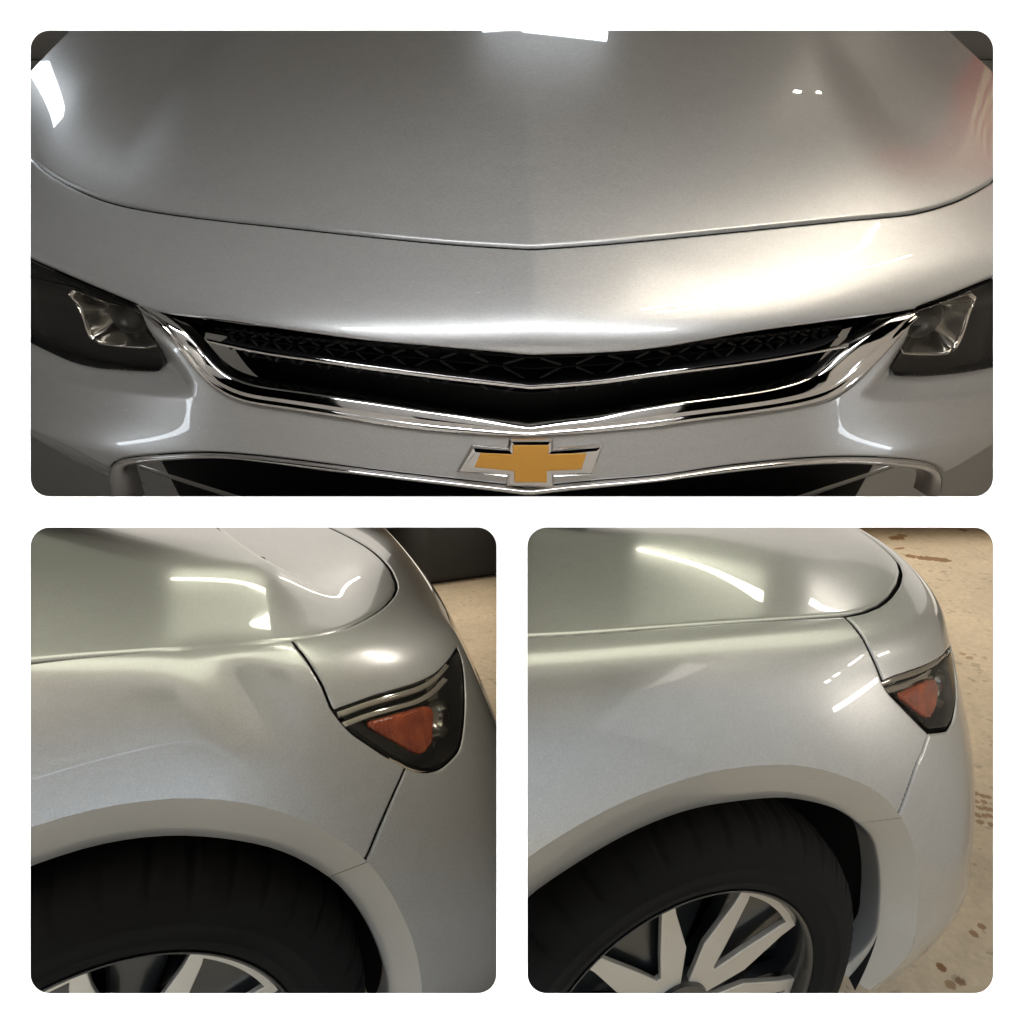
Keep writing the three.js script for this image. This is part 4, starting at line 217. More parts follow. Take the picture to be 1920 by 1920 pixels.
/* cut a panel out of a grid. rules: [outline, +1 inside / -1 outside, inset]; planes: half spaces; round: edge radius; offset: along the normal */
function panel(g, rules, planes = [], { round = 0.004, offset = 0 } = {}) {
  const { P, N, nu, nv, s0, s1 } = g, n = nu * nv, f = new Float64Array(n), ed = new Float64Array(n), E = new Float64Array(n * 3);
  for (let i = 0; i < nu; i++) { const s = lerp(s0, s1, i / (nu - 1)); for (let j = 0; j < nv; j++) {
    const k = i * nv + j, o = k * 3, x = P[o], y = P[o + 1], z = P[o + 2], t = j / (nv - 1); let v = 1e9, e = 1e9;
    for (const [ol, sg, inset, sharp] of rules) { const side = inside(ol.loop, s, t) ? 1 : -1; const q = distance(ol, x, y, z), d = q.d * side * sg - inset; if (d < v) v = d; if (!sharp && Math.abs(d) < e) { e = Math.max(0, d); E[o] = q.x - x; E[o + 1] = q.y - y; E[o + 2] = q.z - z; } if (v < -0.03) break; }
    for (const c of planes) { const d = c[0] * x + c[1] * y + c[2] * z + c[3]; if (d < v) v = d; }
    f[k] = v; ed[k] = e;
  } }
  const pos = [], nor = [], uv = [], idx = [], made = new Map();
  const put = (x, y, z, nx, ny, nz, e, ex, ey, ez, u, v) => {
    let h = offset; const l = Math.hypot(nx, ny, nz) || 1; nx /= l; ny /= l; nz /= l; let mx = nx, my = ny, mz = nz;
    if (round && e < round) { const q = round - e; h -= round - Math.sqrt(Math.max(0, round * round - q * q * 0.97)); const el = Math.hypot(ex, ey, ez); if (el > 1e-7) { const sn = Math.min(0.96, q / round), cs = Math.sqrt(1 - sn * sn); mx = nx * cs + ex / el * sn; my = ny * cs + ey / el * sn; mz = nz * cs + ez / el * sn; } }
    pos.push(x + nx * h, y + ny * h, z + nz * h); const ml = Math.hypot(mx, my, mz); nor.push(mx / ml, my / ml, mz / ml); uv.push(u, v); return pos.length / 3 - 1;
  };
  const vert = k => { let r = made.get(k); if (r === undefined) { const o = k * 3; r = put(P[o], P[o + 1], P[o + 2], N[o], N[o + 1], N[o + 2], ed[k], E[o], E[o + 1], E[o + 2], Math.floor(k / nv) / nu, (k % nv) / nv); made.set(k, r); } return r; };
  const edge = (a, b) => { const key = a < b ? a * n + b : b * n + a; let r = made.get(-key - 1); if (r === undefined) { if (a > b) [a, b] = [b, a]; const u = f[a] / (f[a] - f[b]), p = a * 3, q = b * 3, m = (A, c) => lerp(A[p + c], A[q + c], u); const ins = f[a] > 0 ? p : q; r = put(m(P, 0), m(P, 1), m(P, 2), m(N, 0), m(N, 1), m(N, 2), Math.abs(lerp(ed[a], ed[b], u)) < 0.004 ? 0 : lerp(ed[a], ed[b], u), E[ins], E[ins + 1], E[ins + 2], lerp(Math.floor(a / nv), Math.floor(b / nv), u) / nu, lerp(a % nv, b % nv, u) / nv); made.set(-key - 1, r); } return r; };
  const tri = (a, b, c) => {
    const k = (f[a] > 0) + (f[b] > 0) + (f[c] > 0); if (!k) return;
    if (k === 3) { idx.push(vert(a), vert(b), vert(c)); return; }
    while (!(f[a] > 0 && (k === 1 || f[c] <= 0))) [a, b, c] = [b, c, a];
    if (k === 1) idx.push(vert(a), edge(a, b), edge(a, c));
    else { const p = edge(b, c), q = edge(a, c); idx.push(vert(a), vert(b), p, vert(a), p, q); }
  };
  for (let i = 0; i < nu - 1; i++) for (let j = 0; j < nv - 1; j++) { const a = i * nv + j, b = a + nv, c = b + 1, d = a + 1; if (g.outward > 0) { tri(a, b, c); tri(a, c, d); } else { tri(a, c, b); tri(a, d, c); } }
  const G = new THREE.BufferGeometry(); G.setAttribute('position', new THREE.Float32BufferAttribute(pos, 3)); G.setAttribute('normal', new THREE.Float32BufferAttribute(nor, 3)); G.setAttribute('uv', new THREE.Float32BufferAttribute(uv, 2)); G.setIndex(idx); return G;
}
/* a strip lofted through rows of points */
function loft(rows, closed = false) {
  const n = rows[0].length, pos = [], uv = [], idx = []; rows.forEach((r, i) => r.forEach((p, j) => { pos.push(p[0], p[1], p[2]); uv.push(i / (rows.length - 1), j / (n - 1)); }));
  for (let i = 0; i < rows.length - 1; i++) for (let j = 0; j < (closed ? n : n - 1); j++) { const a = i * n + j, b = i * n + (j + 1) % n, c = a + n, d = (i + 1) * n + (j + 1) % n; idx.push(a, b, d, a, d, c); }
  const G = new THREE.BufferGeometry(); G.setAttribute('position', new THREE.Float32BufferAttribute(pos, 3)); G.setAttribute('uv', new THREE.Float32BufferAttribute(uv, 2)); G.setIndex(idx); G.computeVertexNormals(); return G;
}
function surfaceFrame(net, s, t, outward) {
  const e = 1e-3, p = surfacePoint(net, s, t), a = surfacePoint(net, s + e, t), b = surfacePoint(net, s, Math.min(1, t + e));
  const u = V(a[0] - p[0], a[1] - p[1], a[2] - p[2]), v = V(b[0] - p[0], b[1] - p[1], b[2] - p[2]); return { p: V(...p), n: u.cross(v).multiplyScalar(outward).normalize() };
}
const lift = (net, s, t, h, outward) => { const f = surfaceFrame(net, s, t, outward); return [f.p.x + f.n.x * h, f.p.y + f.n.y * h, f.p.z + f.n.z * h]; };
function tubeAlong(points, r, seg = 6) { const c = new THREE.CatmullRomCurve3(points.map(p => V(...p))); return new THREE.TubeGeometry(c, Math.max(8, points.length * 2), r, seg, false); }

/* ---------- lamps: a glowing tube or panel with a light of its size before it ---------- */
function tubeLamp(name, label, frame, [x, y, z], towards, length, width, colour, power, glow, group) {
  // the lamp's long side lies along its own x; it shines along its own -z
  const m = new THREE.Matrix4().lookAt(V(x, y, z), V(...towards), Math.abs(towards[1] - y) > 0.95 * Math.hypot(towards[0] - x, towards[1] - y, towards[2] - z) ? V(0, 0, 1) : V(0, 1, 0)).setPosition(x, y, z);
  return lampAt(name, label, inFrame(frame, m), length, width, colour, power, glow, group);
}
function lampAt(name, label, matrix, length, width, colour, power, glow, group) {
  const t = thing(name, label, 'lamp', matrix, group);
  part('housing', new RoundedBoxGeometry(length + 0.012, width + 0.012, 0.008, 2, 0.003).translate(0, 0, 0.009), M.lamp, t);
  const e = new THREE.MeshStandardMaterial({ name: 'lamp_glow', color: 0x000000, emissive: colour, emissiveIntensity: glow });
  part('tube', new RoundedBoxGeometry(length, width, 0.006, 2, 0.0025).translate(0, 0, 0.002), e, t);
  const l = new THREE.RectAreaLight(colour, power, length, width); l.name = 'tube_light'; l.position.z = -0.003; t.add(l);
  return t;
}

/* ---------- the collage border, built as a white wall with three rounded openings ---------- */
{
  const D = 0.30, k = D / 1200, px = (x, y) => [(x - 960) * k, (960 - y) * k];
  const boxes = [[57, 57, 1862.5, 931, 36], [57, 989, 931, 1862.5, 36], [989, 989, 1862.5, 1862.5, 36]];
  const loop = ([x0, y0, x1, y1, r], grow) => { const o = []; x0 -= grow; y0 -= grow; x1 += grow; y1 += grow; r += grow; for (const [cx, cy, a] of [[x1 - r, y0 + r, -90], [x1 - r, y1 - r, 0], [x0 + r, y1 - r, 90], [x0 + r, y0 + r, 180]]) for (let i = 0; i <= 10; i++) { const q = (a + i * 9) * Math.PI / 180; o.push(px(cx + r * Math.cos(q), cy + r * Math.sin(q))); } return o; };
  const sheet = (grow) => { const h = 0.46, s = new THREE.Shape([[-h, -h], [h, -h], [h, h], [-h, h]].map(p => new THREE.Vector2(...p))); for (const b of boxes) s.holes.push(new THREE.Path(loop(b, grow).map(p => new THREE.Vector2(...p)))); return new THREE.ShapeGeometry(s); };
  const front = sheet(0), back = sheet(14).translate(0, 0, -0.003), parts = [front, back];
  for (const b of boxes) { const f = loop(b, 0).map(p => [p[0], p[1], 0]), q = loop(b, 14).map(p => [p[0], p[1], -0.003]); f.push(f[0]); q.push(q[0]); parts.push(loft([f, q])); }
  const h = 0.46; for (const [a, b] of [[[-h, -h], [h, -h]], [[h, -h], [h, h]], [[h, h], [-h, h]], [[-h, h], [-h, -h]]]) parts.push(loft([[[...a, 0], [...b, 0]], [[...a, -0.003], [...b, -0.003]]]));
  const g = mergeGeometries(parts.map(p => { const q = p.toNonIndexed(); q.deleteAttribute('uv'); return q; }));
  structure('border_wall', g, M.white, inFrame(STAND, M4(0, 0, -D)), 'white wall built for the collage border with three rounded openings', 'wall');
  // washers added round the board, out of view, to light it to full white
  const wash = lin(1, 1, 1);
  for (const [x, y, rz] of [[0, 0.36, 0], [0, -0.36, Math.PI], [-0.36, 0, Math.PI / 2], [0.36, 0, -Math.PI / 2]]) {
    const at = V(x, y, -0.17), aim = V(x * 0.1, y * 0.1, -D);
    const m = new THREE.Matrix4().lookAt(at, aim, V(0, 0, 1)).setPosition(at);
    lampAt(x === 0 ? (y > 0 ? 'added_washer' : 'added_washer_001') : (x < 0 ? 'added_washer_002' : 'added_washer_003'), ['added slim white lamp above the white wall', 'added slim white lamp below the white wall', 'added slim upright white lamp at the wall edge by the dented car', 'added slim upright white lamp at the wall edge by the smooth fender car'][x === 0 ? (y > 0 ? 0 : 1) : (x < 0 ? 2 : 3)], inFrame(STAND, m), 0.5, 0.02, wash, 52, 3, 'washers added round the white wall');
  }
}
/* unseen partitions added behind the wall to keep the bay lights apart: one under the upper bay, one between the two lower bays */
const shelfMat = new THREE.MeshStandardMaterial({ name: 'pale_painted_partition', color: lin(0.62, 0.59, 0.55), roughness: 0.85 });
structure('added_shelf', new THREE.BoxGeometry(6.4, 0.006, 5.0).translate(0, 0, -0.306 - 2.5), shelfMat, STAND, 'pale shelf added under the upper bay to keep the bay lights apart', 'partition');
structure('added_partition', new THREE.BoxGeometry(0.006, 1.6, 5.0).translate(0, -0.804, -0.306 - 2.5), shelfMat, STAND, 'pale upright partition added between the two lower bays to keep their lights apart', 'partition');

/* ---------- the two fender cars ---------- */
/* saw a piece off along half spaces, as the cut-away bodies end at the partitions */
function sawn(geometry, planes, dx = 0, dy = 0, dz = 0, turn = 0) {
  const G = geometry.index ? geometry.toNonIndexed() : geometry, p = G.attributes.position, nn = G.attributes.normal, tt = G.attributes.uv, pos = [], nor = [], uvs = [], c = Math.cos(turn), s = Math.sin(turn);
  const f = (q, v) => q[0] * (v[0] * c - v[1] * s + dx) + q[1] * (v[0] * s + v[1] * c + dy) + q[2] * (v[2] + dz) + q[3];
  for (let i = 0; i < p.count; i += 3) {
    let poly = [0, 1, 2].map(k => [p.getX(i + k), p.getY(i + k), p.getZ(i + k), nn.getX(i + k), nn.getY(i + k), nn.getZ(i + k), tt ? tt.getX(i + k) : 0, tt ? tt.getY(i + k) : 0]);
    for (const q of planes) { const o = []; for (let k = 0; k < poly.length; k++) { const a = poly[k], b = poly[(k + 1) % poly.length], fa = f(q, a), fb = f(q, b); if (fa >= 0) o.push(a); if ((fa >= 0) !== (fb >= 0)) { const u = fa / (fa - fb); o.push(a.map((v, m) => lerp(v, b[m], u))); } } poly = o; if (!poly.length) break; }
    for (let k = 1; k + 1 < poly.length; k++) for (const v of [poly[0], poly[k], poly[k + 1]]) { pos.push(v[0], v[1], v[2]); nor.push(v[3], v[4], v[5]); uvs.push(v[6], v[7]); }
  }
  const R = new THREE.BufferGeometry(); R.setAttribute('position', new THREE.Float32BufferAttribute(pos, 3)); R.setAttribute('normal', new THREE.Float32BufferAttribute(nor, 3)); R.setAttribute('uv', new THREE.Float32BufferAttribute(uvs, 2)); return R;
}
function wheelParts(car, turn, cuts) {
  const saw = (gq, a = 0) => sawn(gq, cuts, 0, 0.335, 0.76, a);
  const w = new THREE.Group(); w.name = 'wheel'; w.position.set(0, 0.335, 0.76); car.add(w);
  // tyre: profile (radius, z) turned round the axle, with shoulder grooves
  const prof = [[0.222, 0.098], [0.226, 0.112], [0.236, 0.119], [0.243, 0.1205], [0.2445, 0.1225], [0.25, 0.1235], [0.2515, 0.122], [0.268, 0.124], [0.2695, 0.1252], [0.2745, 0.1252], [0.276, 0.1235], [0.284, 0.1225], [0.3, 0.117], [0.313, 0.108], [0.323, 0.096], [0.329, 0.08], [0.333, 0.05], [0.334, 0.0], [0.333, -0.05], [0.327, -0.08], [0.31, -0.1], [0.25, -0.11]];
  const rows = [], n = 360;
  for (const [r, z] of prof) { const row = []; for (let i = 0; i <= n; i++) { const a = i / n * Math.PI * 2, groove = r > 0.305 && z > 0.03 && (i % 9 === 0) ? 0.005 : 0, wob = r > 0.305 ? 0.0008 * Math.sin(i * 1.7) : 0; row.push([(r - groove + wob) * Math.cos(a), (r - groove + wob) * Math.sin(a), z - groove * 0.5]); } rows.push(row); }
  part('tyre', saw(loft(rows)), M.tyre, w);
  const ring = (r, z) => { const o = []; for (let i = 0; i <= 120; i++) { const a = i / 120 * Math.PI * 2; o.push([r * Math.cos(a), r * Math.sin(a), z]); } return o; };
  part('rim_barrel', saw(loft([ring(0.2265, 0.112), ring(0.229, 0.1165), ring(0.2265, 0.1175), ring(0.221, 0.112), ring(0.214, 0.09), ring(0.208, 0.04), ring(0.2, -0.05)])), M.wheelBlack, w);
  part('wheel_back', saw(loft([ring(0.2, -0.02), ring(0.12, 0.0), ring(0.01, 0.01)])), M.wheelBlack, w);
  const rad = Math.PI / 180, half = 20;
  for (let k = 0; k < 5; k++) {
    const spoke = new THREE.Group(); spoke.name = 'spoke'; spoke.rotation.z = (turn + k * 72) * rad; w.add(spoke);
    const at = (r, d) => new THREE.Vector2(r * Math.cos(d * rad), r * Math.sin(d * rad));
    const outer = []; for (let i = -8; i <= 8; i++) outer.push(at(0.2195, half * i / 8)); outer.push(at(0.19, 20.5), at(0.118, 28), at(0.06, 27), at(0.045, 27), at(0.045, -27), at(0.06, -27), at(0.118, -28), at(0.19, -20.5));
    const hole = []; for (let i = -8; i <= 8; i++) hole.push(at(0.2075, (half - 4.4) * i / 8)); hole.push(at(0.198, half - 5.2), at(0.12, 9), at(0.08, 3), at(0.08, -3), at(0.12, -9), at(0.198, -(half - 5.2)));
    const s = new THREE.Shape(outer); s.holes.push(new THREE.Path(hole));
    part('machined_face', saw(new THREE.ExtrudeGeometry(s, { depth: 0.006, bevelEnabled: true, bevelSize: 0.0015, bevelThickness: 0.0015, bevelSegments: 2, curveSegments: 4 }).translate(0, 0, 0.092), spoke.rotation.z), M.machined, spoke);
    const b = new THREE.Shape([...outer.slice(0, 17).map(p => p.clone().multiplyScalar(0.99)), at(0.11, 16), at(0.05, 24), at(0.05, -24), at(0.11, -16)]);
    part('pocket', saw(new THREE.ExtrudeGeometry(b, { depth: 0.02, bevelEnabled: false }).translate(0, 0, 0.06), spoke.rotation.z), M.wheelBlack, spoke);
    const arm = new THREE.Shape([at(0.214, 26), at(0.214, 46), at(0.06, 50), at(0.06, 22)]);
    part('dark_arm', saw(new THREE.ExtrudeGeometry(arm, { depth: 0.018, bevelEnabled: true, bevelSize: 0.006, bevelThickness: 0.006, bevelSegments: 2 }).translate(0, 0, 0.035), spoke.rotation.z), M.wheelBlack, spoke);
  }
  part('hub_cap', new THREE.CylinderGeometry(0.05, 0.058, 0.03, 40).rotateX(Math.PI / 2).translate(0, 0, 0.09), M.wheelBlack, w);
}
function fenderCar(key, name, label, turn) {
  const S = SHAPE[key], net = S.net, out = -1, car = thing(name, label, 'car', CAR[key]), cuts = S.cuts;
  const shut = outline(net, S.shut, [[1.2, -0.2], [-0.2, -0.2]]);
  const front = outline(net, S.seam, [[S.seam.at(-1)[0], 1.3], [1.3, 1.3], [1.3, -0.3], [S.seam[0][0], -0.3]]);
  const arch = outline(net, S.flange.filter(([s, t]) => t < 0.995), [[S.flange.at(-1)[0], 1.3], [S.flange[0][0], 1.3]]);
  const head = outline(net, S.head), ac = S.amber.reduce((a, p) => [a[0] + p[0] / S.amber.length, a[1] + p[1] / S.amber.length], [0, 0]), amber = outline(net, S.amber.map(([s, t]) => [ac[0] + (s - ac[0]) * 1.14 + 0.002, ac[1] + (t - ac[1]) * 1.14]));
  const bend = S.dent ? (() => {
    const [c, a, b] = S.dent.map(p => V(...p)), ax = b.clone().sub(a).normalize();
    return (x, y, z) => { const d = V(x, y, z).sub(c), u = d.dot(ax), v2 = Math.max(0, d.lengthSq() - u * u); if (d.lengthSq() > 0.1) return 0; return -0.017 * Math.exp(-(u * u) / 0.0050 - v2 / 0.0016); };
  })() : null;
  const g = makeGrid(net, 0, 1, 520, 460, out, bend), gap = 0.0022;
  part('hood', panel(g, [[shut, 1, gap]], cuts, { round: 0.006 }), M.paint, car);
  part('fender', panel(g, [[shut, -1, gap], [front, -1, 0.0016], [arch, -1, 0, true]], cuts, { round: 0.003 }), M.paint, car, key === 'p2' ? 'fender with a long dent below the hood line' : undefined);
  part('bumper_cover', panel(g, [[shut, -1, gap], [front, 1, 0.0016], [head, -1, 0.002], [arch, -1, 0, true]], cuts, { round: 0.003 }), M.paint, car);
  const coarse = makeGrid(net, 0, 1, 200, 180, out, bend);
  part('inner_panel', panel(coarse, [[head, -1, 0.004], [arch, -1, 0.01]], cuts, { round: 0, offset: -0.014 }), M.under, car);
  // wheel arch flange: from the crease on the fender to the inner edge, then the turned-in lip; split where the seam crosses it
  const use = S.flange.map((f, i) => i).filter(i => S.flange[i][1] < 0.998), rows = [[], [], [], [], [], [], []];
  for (const i of use) {
    const [s, t] = S.flange[i], p = lift(net, s, t, 0, out), [ax, ay] = S.arch[i], q = [ax, ay, p[2] - 0.034], c = [-0.01, 0.37], dx = c[0] - ax, dy = c[1] - ay, l = Math.hypot(dx, dy);
    for (let k = 0; k <= 4; k++) { const u = k / 4; rows[k].push([lerp(p[0], q[0], u), lerp(p[1], q[1], u), lerp(p[2], q[2], u)]); }
    rows[5].push([ax + dx / l * 0.003, ay + dy / l * 0.003, q[2] - 0.006]); rows[6].push([ax, ay, q[2] - 0.04]);
  }
  const nearest = (row, p) => { let b = 0, d = 1e9; row.forEach((q, i) => { const e = Math.hypot(q[0] - p[0], q[1] - p[1]); if (e < d) { d = e; b = i; } }); return b; };
  const sEnd = surfacePoint(net, ...S.seam[S.seam.length - 2]), sKink = S.seam.map(q => surfacePoint(net, ...q)).reduce((a, q) => { const d = Math.min(...rows[0].map(r => Math.hypot(r[0] - q[0], r[1] - q[1]))); return d < a[0] ? [d, q] : a; }, [9, null])[1];
  const i0 = nearest(rows[0], sKink), i1 = nearest(rows[4], sEnd), pick = (row, f) => { const i = Math.min(row.length - 2, Math.max(0, Math.floor(f))), u = f - i; return row[i].map((v, k) => lerp(v, row[i + 1][k], u)); };
  const cutAt = k => lerp(i0, i1, Math.min(1, k / 4)), seg = (from, to) => rows.map((r, k) => { const a = from(k), e = to(k); return Array.from({ length: 48 }, (_, m) => pick(r, lerp(a, e, m / 47))); });
  part('arch_lip', sawn(loft(seg(() => 0, k => cutAt(k) - 0.02)), cuts), M.paint, car); part('arch_lip', sawn(loft(seg(k => cutAt(k) + 0.02, () => use.length - 1)), cuts), M.paint, car);
  const liner = [[], [], []]; for (const i of use) { const [ax, ay] = S.arch[i], c = [-0.01, 0.37]; const q = k => [lerp(c[0], ax, k), lerp(c[1], ay, k)]; liner[0].push([...q(1.0), 0.865]); liner[1].push([...q(1.08), 0.8]); liner[2].push([...q(1.06), 0.45]); }
  part('wheel_arch_liner', sawn(loft(liner), cuts), M.mattBlack, car);
  { const d = []; for (let i = 0; i < 48; i++) { const a = i / 48 * Math.PI * 2; d.push(new THREE.Vector2(-0.01 + 0.5 * Math.cos(a), 0.4 + 0.4 * Math.sin(a))); } part('wheel_well_wall', sawn(new THREE.ShapeGeometry(new THREE.Shape(d)).translate(0, 0, 0.46), cuts), M.mattBlack, car); }
  // headlight
  const hl = new THREE.Group(); hl.name = 'headlight'; car.add(hl);
  const fine = makeGrid(net, 0.3, 1, 420, 420, out), rim = S.head.map(([s, t]) => [s, t]);
  part('lens', panel(fine, [[head, 1, 0.0035]], cuts, { round: 0.006, offset: -0.001 }), M.lens, hl);
  const ringAt = (h) => { const o = rim.map(([s, t]) => lift(net, s, t, h, out)); o.push(o[0]); return o; };
  part('housing', panel(fine, [[head, 1, 0.0]], cuts, { round: 0, offset: -0.05 }), M.lampShell, hl);
  part('bezel', mergeGeometries([loft([ringAt(-0.0035), ringAt(-0.05)])]), M.black, hl);
  part('amber_reflector', panel(fine, [[amber, 1, 0]], cuts, { round: 0.006, offset: -0.013 }), M.amber, hl, 'amber side reflector inside the headlight');
  { const c = S.amber.reduce((a, p) => [a[0] + p[0] / S.amber.length, a[1] + p[1] / S.amber.length], [0, 0]), f = surfaceFrame(net, c[0] + 0.062, c[1] + 0.006, out), bowl = part('reflector_bowl', new THREE.SphereGeometry(0.03, 28, 16, 0, Math.PI * 2, 0, Math.PI * 0.5), M.darkChrome, hl); bowl.quaternion.setFromUnitVectors(V(0, -1, 0), f.n); bowl.position.copy(f.p).addScaledVector(f.n, -0.016); }
  part('dark_mask', panel(fine, [[head, 1, 0], [amber, -1, -0.004]], [...cuts, [-1, 0, 0, 0.44]], { round: 0, offset: -0.034 }), M.black, hl);
  { const top = S.head.slice(-Math.floor(S.head.length * 0.32)).reverse(), row = (dt, h) => top.map(([s, t]) => lift(net, s, Math.min(1, t + dt), h, out));
    part('chrome_trim', loft([row(0.006, -0.012), row(0.011, -0.008), row(0.015, -0.014)]), M.chrome, hl); part('chrome_trim', loft([row(0.024, -0.026), row(0.029, -0.018), row(0.032, -0.028)]), M.chrome, hl); }
  wheelParts(car, turn, cuts);
  return car;
}
fenderCar('p2', 'silver_car', 'silver car with a dented fender above its front wheel', 79.5 - 36);
fenderCar('p3', 'silver_car_001', 'silver car with a smooth fender beside tan concrete floor', 79.5 - 36);

/* ---------- the car seen from its nose ---------- */
{
  const S = SHAPE.p1, net = S.net, out = 1, car = thing('silver_car_002', 'silver car seen from its nose with gold emblem and black grille', 'car', CAR.p1), cuts = S.cuts;
  const shut = outline(net, S.shut, [[-1.2, -0.3], [1.2, -0.3]]);
  const opening = outline(net, S.opening), low = outline(net, S.low_outer, [[-0.62, 1.3], [0.62, 1.3]]);
  const headL = outline(net, S.headL), headR = outline(net, S.headR), pocketL = outline(net, S.pocketL), pocketR = outline(net, S.pocketR);
  const underL = outline(net, S.underL, [[S.underL.at(-1)[0], 1.3], [1.3, 1.3], [1.3, S.underL[0][1]]]), underR = outline(net, S.underR, [[-1.3, S.underR.at(-1)[1]], [-1.3, 1.3], [S.underR[0][0], 1.3]]);
  const creaseL = outline(net, S.creaseL), creaseR = outline(net, S.creaseR);
  const bend = (x, y, z, s, t) => {
    let h = 0;
    for (const p of [pocketL, pocketR]) if (inside(p.loop, s, t)) h -= 0.016 * sstep(0, 0.05, distance(p, x, y, z).d);
    for (const p of [underL, underR]) if (inside(p.loop, s, t)) { const d = distance(p, x, y, z, 0.3).d; h -= 0.26 * d * sstep(0, 0.02, d); }
    // hood: flat middle, a crease either side, then a face that falls away and flares up to the edge
    const zs = Math.abs(z), zc = 0.50 + 0.10 * (0.55 - x) , fade = sstep(0.66, 0.35, x);
    const w = zs - zc; h += fade * (-0.013 * sstep(0, 0.13, w) + 0.008 * sstep(0.12, 0.28, w));
    return h;
  };
  const g = makeGrid(net, -1, 1, 761, 460, out, bend), gap = 0.002;
  part('hood', panel(g, [[shut, 1, gap]], cuts, { round: 0.005 }), M.paint, car);
  part('bumper_cover', panel(g, [[shut, -1, gap], [opening, -1, 0.001], [low, -1, 0.001], [headL, -1, 0.002], [headR, -1, 0.002]], cuts, { round: 0.004 }), M.paint, car);
  const coarse = makeGrid(net, -1, 1, 240, 160, out, bend);
  part('inner_panel', panel(coarse, [[opening, -1, 0.004], [low, -1, 0.004], [headL, -1, 0.004], [headR, -1, 0.004]], cuts, { round: 0, offset: -0.016 }), M.under, car);
  // chrome surrounds
  const band = (a, b, prof) => loft(prof.map(([u, h]) => a.map((p, i) => { const q = b[i]; return lift(net, lerp(p[0], q[0], u), Math.min(1, lerp(p[1], q[1], u)), h, out); })));
  const n = S.chrome_outer.length;
  const clean = (c) => c; // both halves run left to right
  part('grille_surround', band(clean(S.chrome_outer), clean(S.chrome_inner), [[0.0, -0.004], [0.03, 0.002], [0.1, 0.0055], [0.2, 0.0065], [0.3, 0.004], [0.38, 0.0015], [0.46, 0.004], [0.54, 0.0035], [0.66, 0.001], [0.8, -0.002], [0.92, -0.006], [1.0, -0.022]]), M.chrome, car);
  part('lower_surround', band(S.low_outer, S.low_inner, [[0, -0.004], [0.08, 0.003], [0.3, 0.0065], [0.5, 0.0065], [0.75, 0.002], [1, -0.02]]), M.chrome, car);
  // upper grille
  const gr = new THREE.Group(); gr.name = 'upper_grille'; car.add(gr);
  part('grille_back', panel(coarse, [[opening, 1, -0.004]], cuts, { round: 0, offset: -0.09 }), M.grille, gr);
  const tOf = (c, s) => { let best = null; for (let i = 0; i < c.length - 1; i++) { const a = c[i], b = c[i + 1]; if ((a[0] - s) * (b[0] - s) <= 0 && a[0] !== b[0]) { const t = lerp(a[1], b[1], (s - a[0]) / (b[0] - a[0])); if (best === null || t > best) best = t; } } return best; };
  const bar = (v, smax, h0, h1, thick) => { const A = [], B = [], C = [], E = []; for (let i = 0; i <= 90; i++) { const s = lerp(smax, -smax, i / 90), a = tOf(S.lip, s), b = tOf(S.chrome_inner, s); if (a === null || b === null) continue; const t = lerp(a, b, v); A.push(lift(net, s, t - thick, h1, out)); B.push(lift(net, s, t - thick * 0.5, h0, out)); C.push(lift(net, s, t + thick * 0.5, h0, out)); E.push(lift(net, s, t + thick, h1, out)); } return loft([A, B, C, E]); };
  for (const [v, m, h] of [[0.17, 0.36, -0.03], [0.37, 0.36, -0.03], [0.56, 0.34, -0.016], [0.76, 0.30, -0.036]]) part('grille_bar', bar(v, m, h, -0.06, 0.0045), M.grille, gr);
  { const pts = S.strip.map(([s, t]) => lift(net, s, t, -0.006, out)), mid = Math.floor(pts.length / 2); const a = pts.map(p => [p[0] - 0.004, p[1] + 0.0028, p[2]]), b = pts, c = pts.map(p => [p[0] - 0.003, p[1] - 0.0028, p[2]]); part('chrome_strip', loft([a, b, c]), M.chrome, gr); }
  { const ribs = []; for (let k = 0; k < 4; k++) for (let i = 0; i < 34; i++) { const s0 = lerp(0.33, -0.33, i / 33), v0 = [0.02, 0.2, 0.4, 0.62][k], v1 = v0 + 0.15, P = (s, v) => { const a = tOf(S.lip, s), b = tOf(S.chrome_inner, s); return a === null || b === null ? null : lift(net, s, lerp(a, b, v), -0.034, out); }; const sh = (i + k) % 2 ? 0.011 : -0.011; const p = P(s0 - sh / 2, v0), q = P(s0 + sh / 2, v1); if (p && q) ribs.push(tubeAlong([p, [(p[0] + q[0]) / 2, (p[1] + q[1]) / 2, (p[2] + q[2]) / 2], q], 0.0026, 5)); } part('grille_mesh', mergeGeometries(ribs), M.grille, gr); }
  // lower grille
  const lg = new THREE.Group(); lg.name = 'lower_grille'; car.add(lg);
  { const R = [[], [], []]; for (let i = 0; i <= 40; i++) { const s = lerp(0.66, -0.66, i / 40), p = lift(net, s, 0.80, -0.02, out); R[0].push(p); R[1].push([p[0] - 0.09, p[1] - 0.02, p[2]]); R[2].push([p[0] - 0.09, p[1] - 0.4, p[2]]); } part('grille_back', sawn(loft(R), cuts), M.grille, lg); }
  for (const [s0, s1] of [[0.54, 0.3], [-0.54, -0.3]]) { const A = [], B = [], C = []; for (let i = 0; i <= 20; i++) { const s = lerp(s0, s1, i / 20), t = 0.955 + 0.02 * i / 20; A.push(lift(net, s, t - 0.003, -0.014, out)); B.push(lift(net, s, t, -0.010, out)); C.push(lift(net, s, t + 0.003, -0.014, out)); } part('grille_bar', loft([A, B, C]), M.darkChrome, lg); }
  // emblem
  const em = new THREE.Group(); em.name = 'emblem'; car.add(em); em.userData.label = 'gold cross shaped emblem in a chrome bezel';
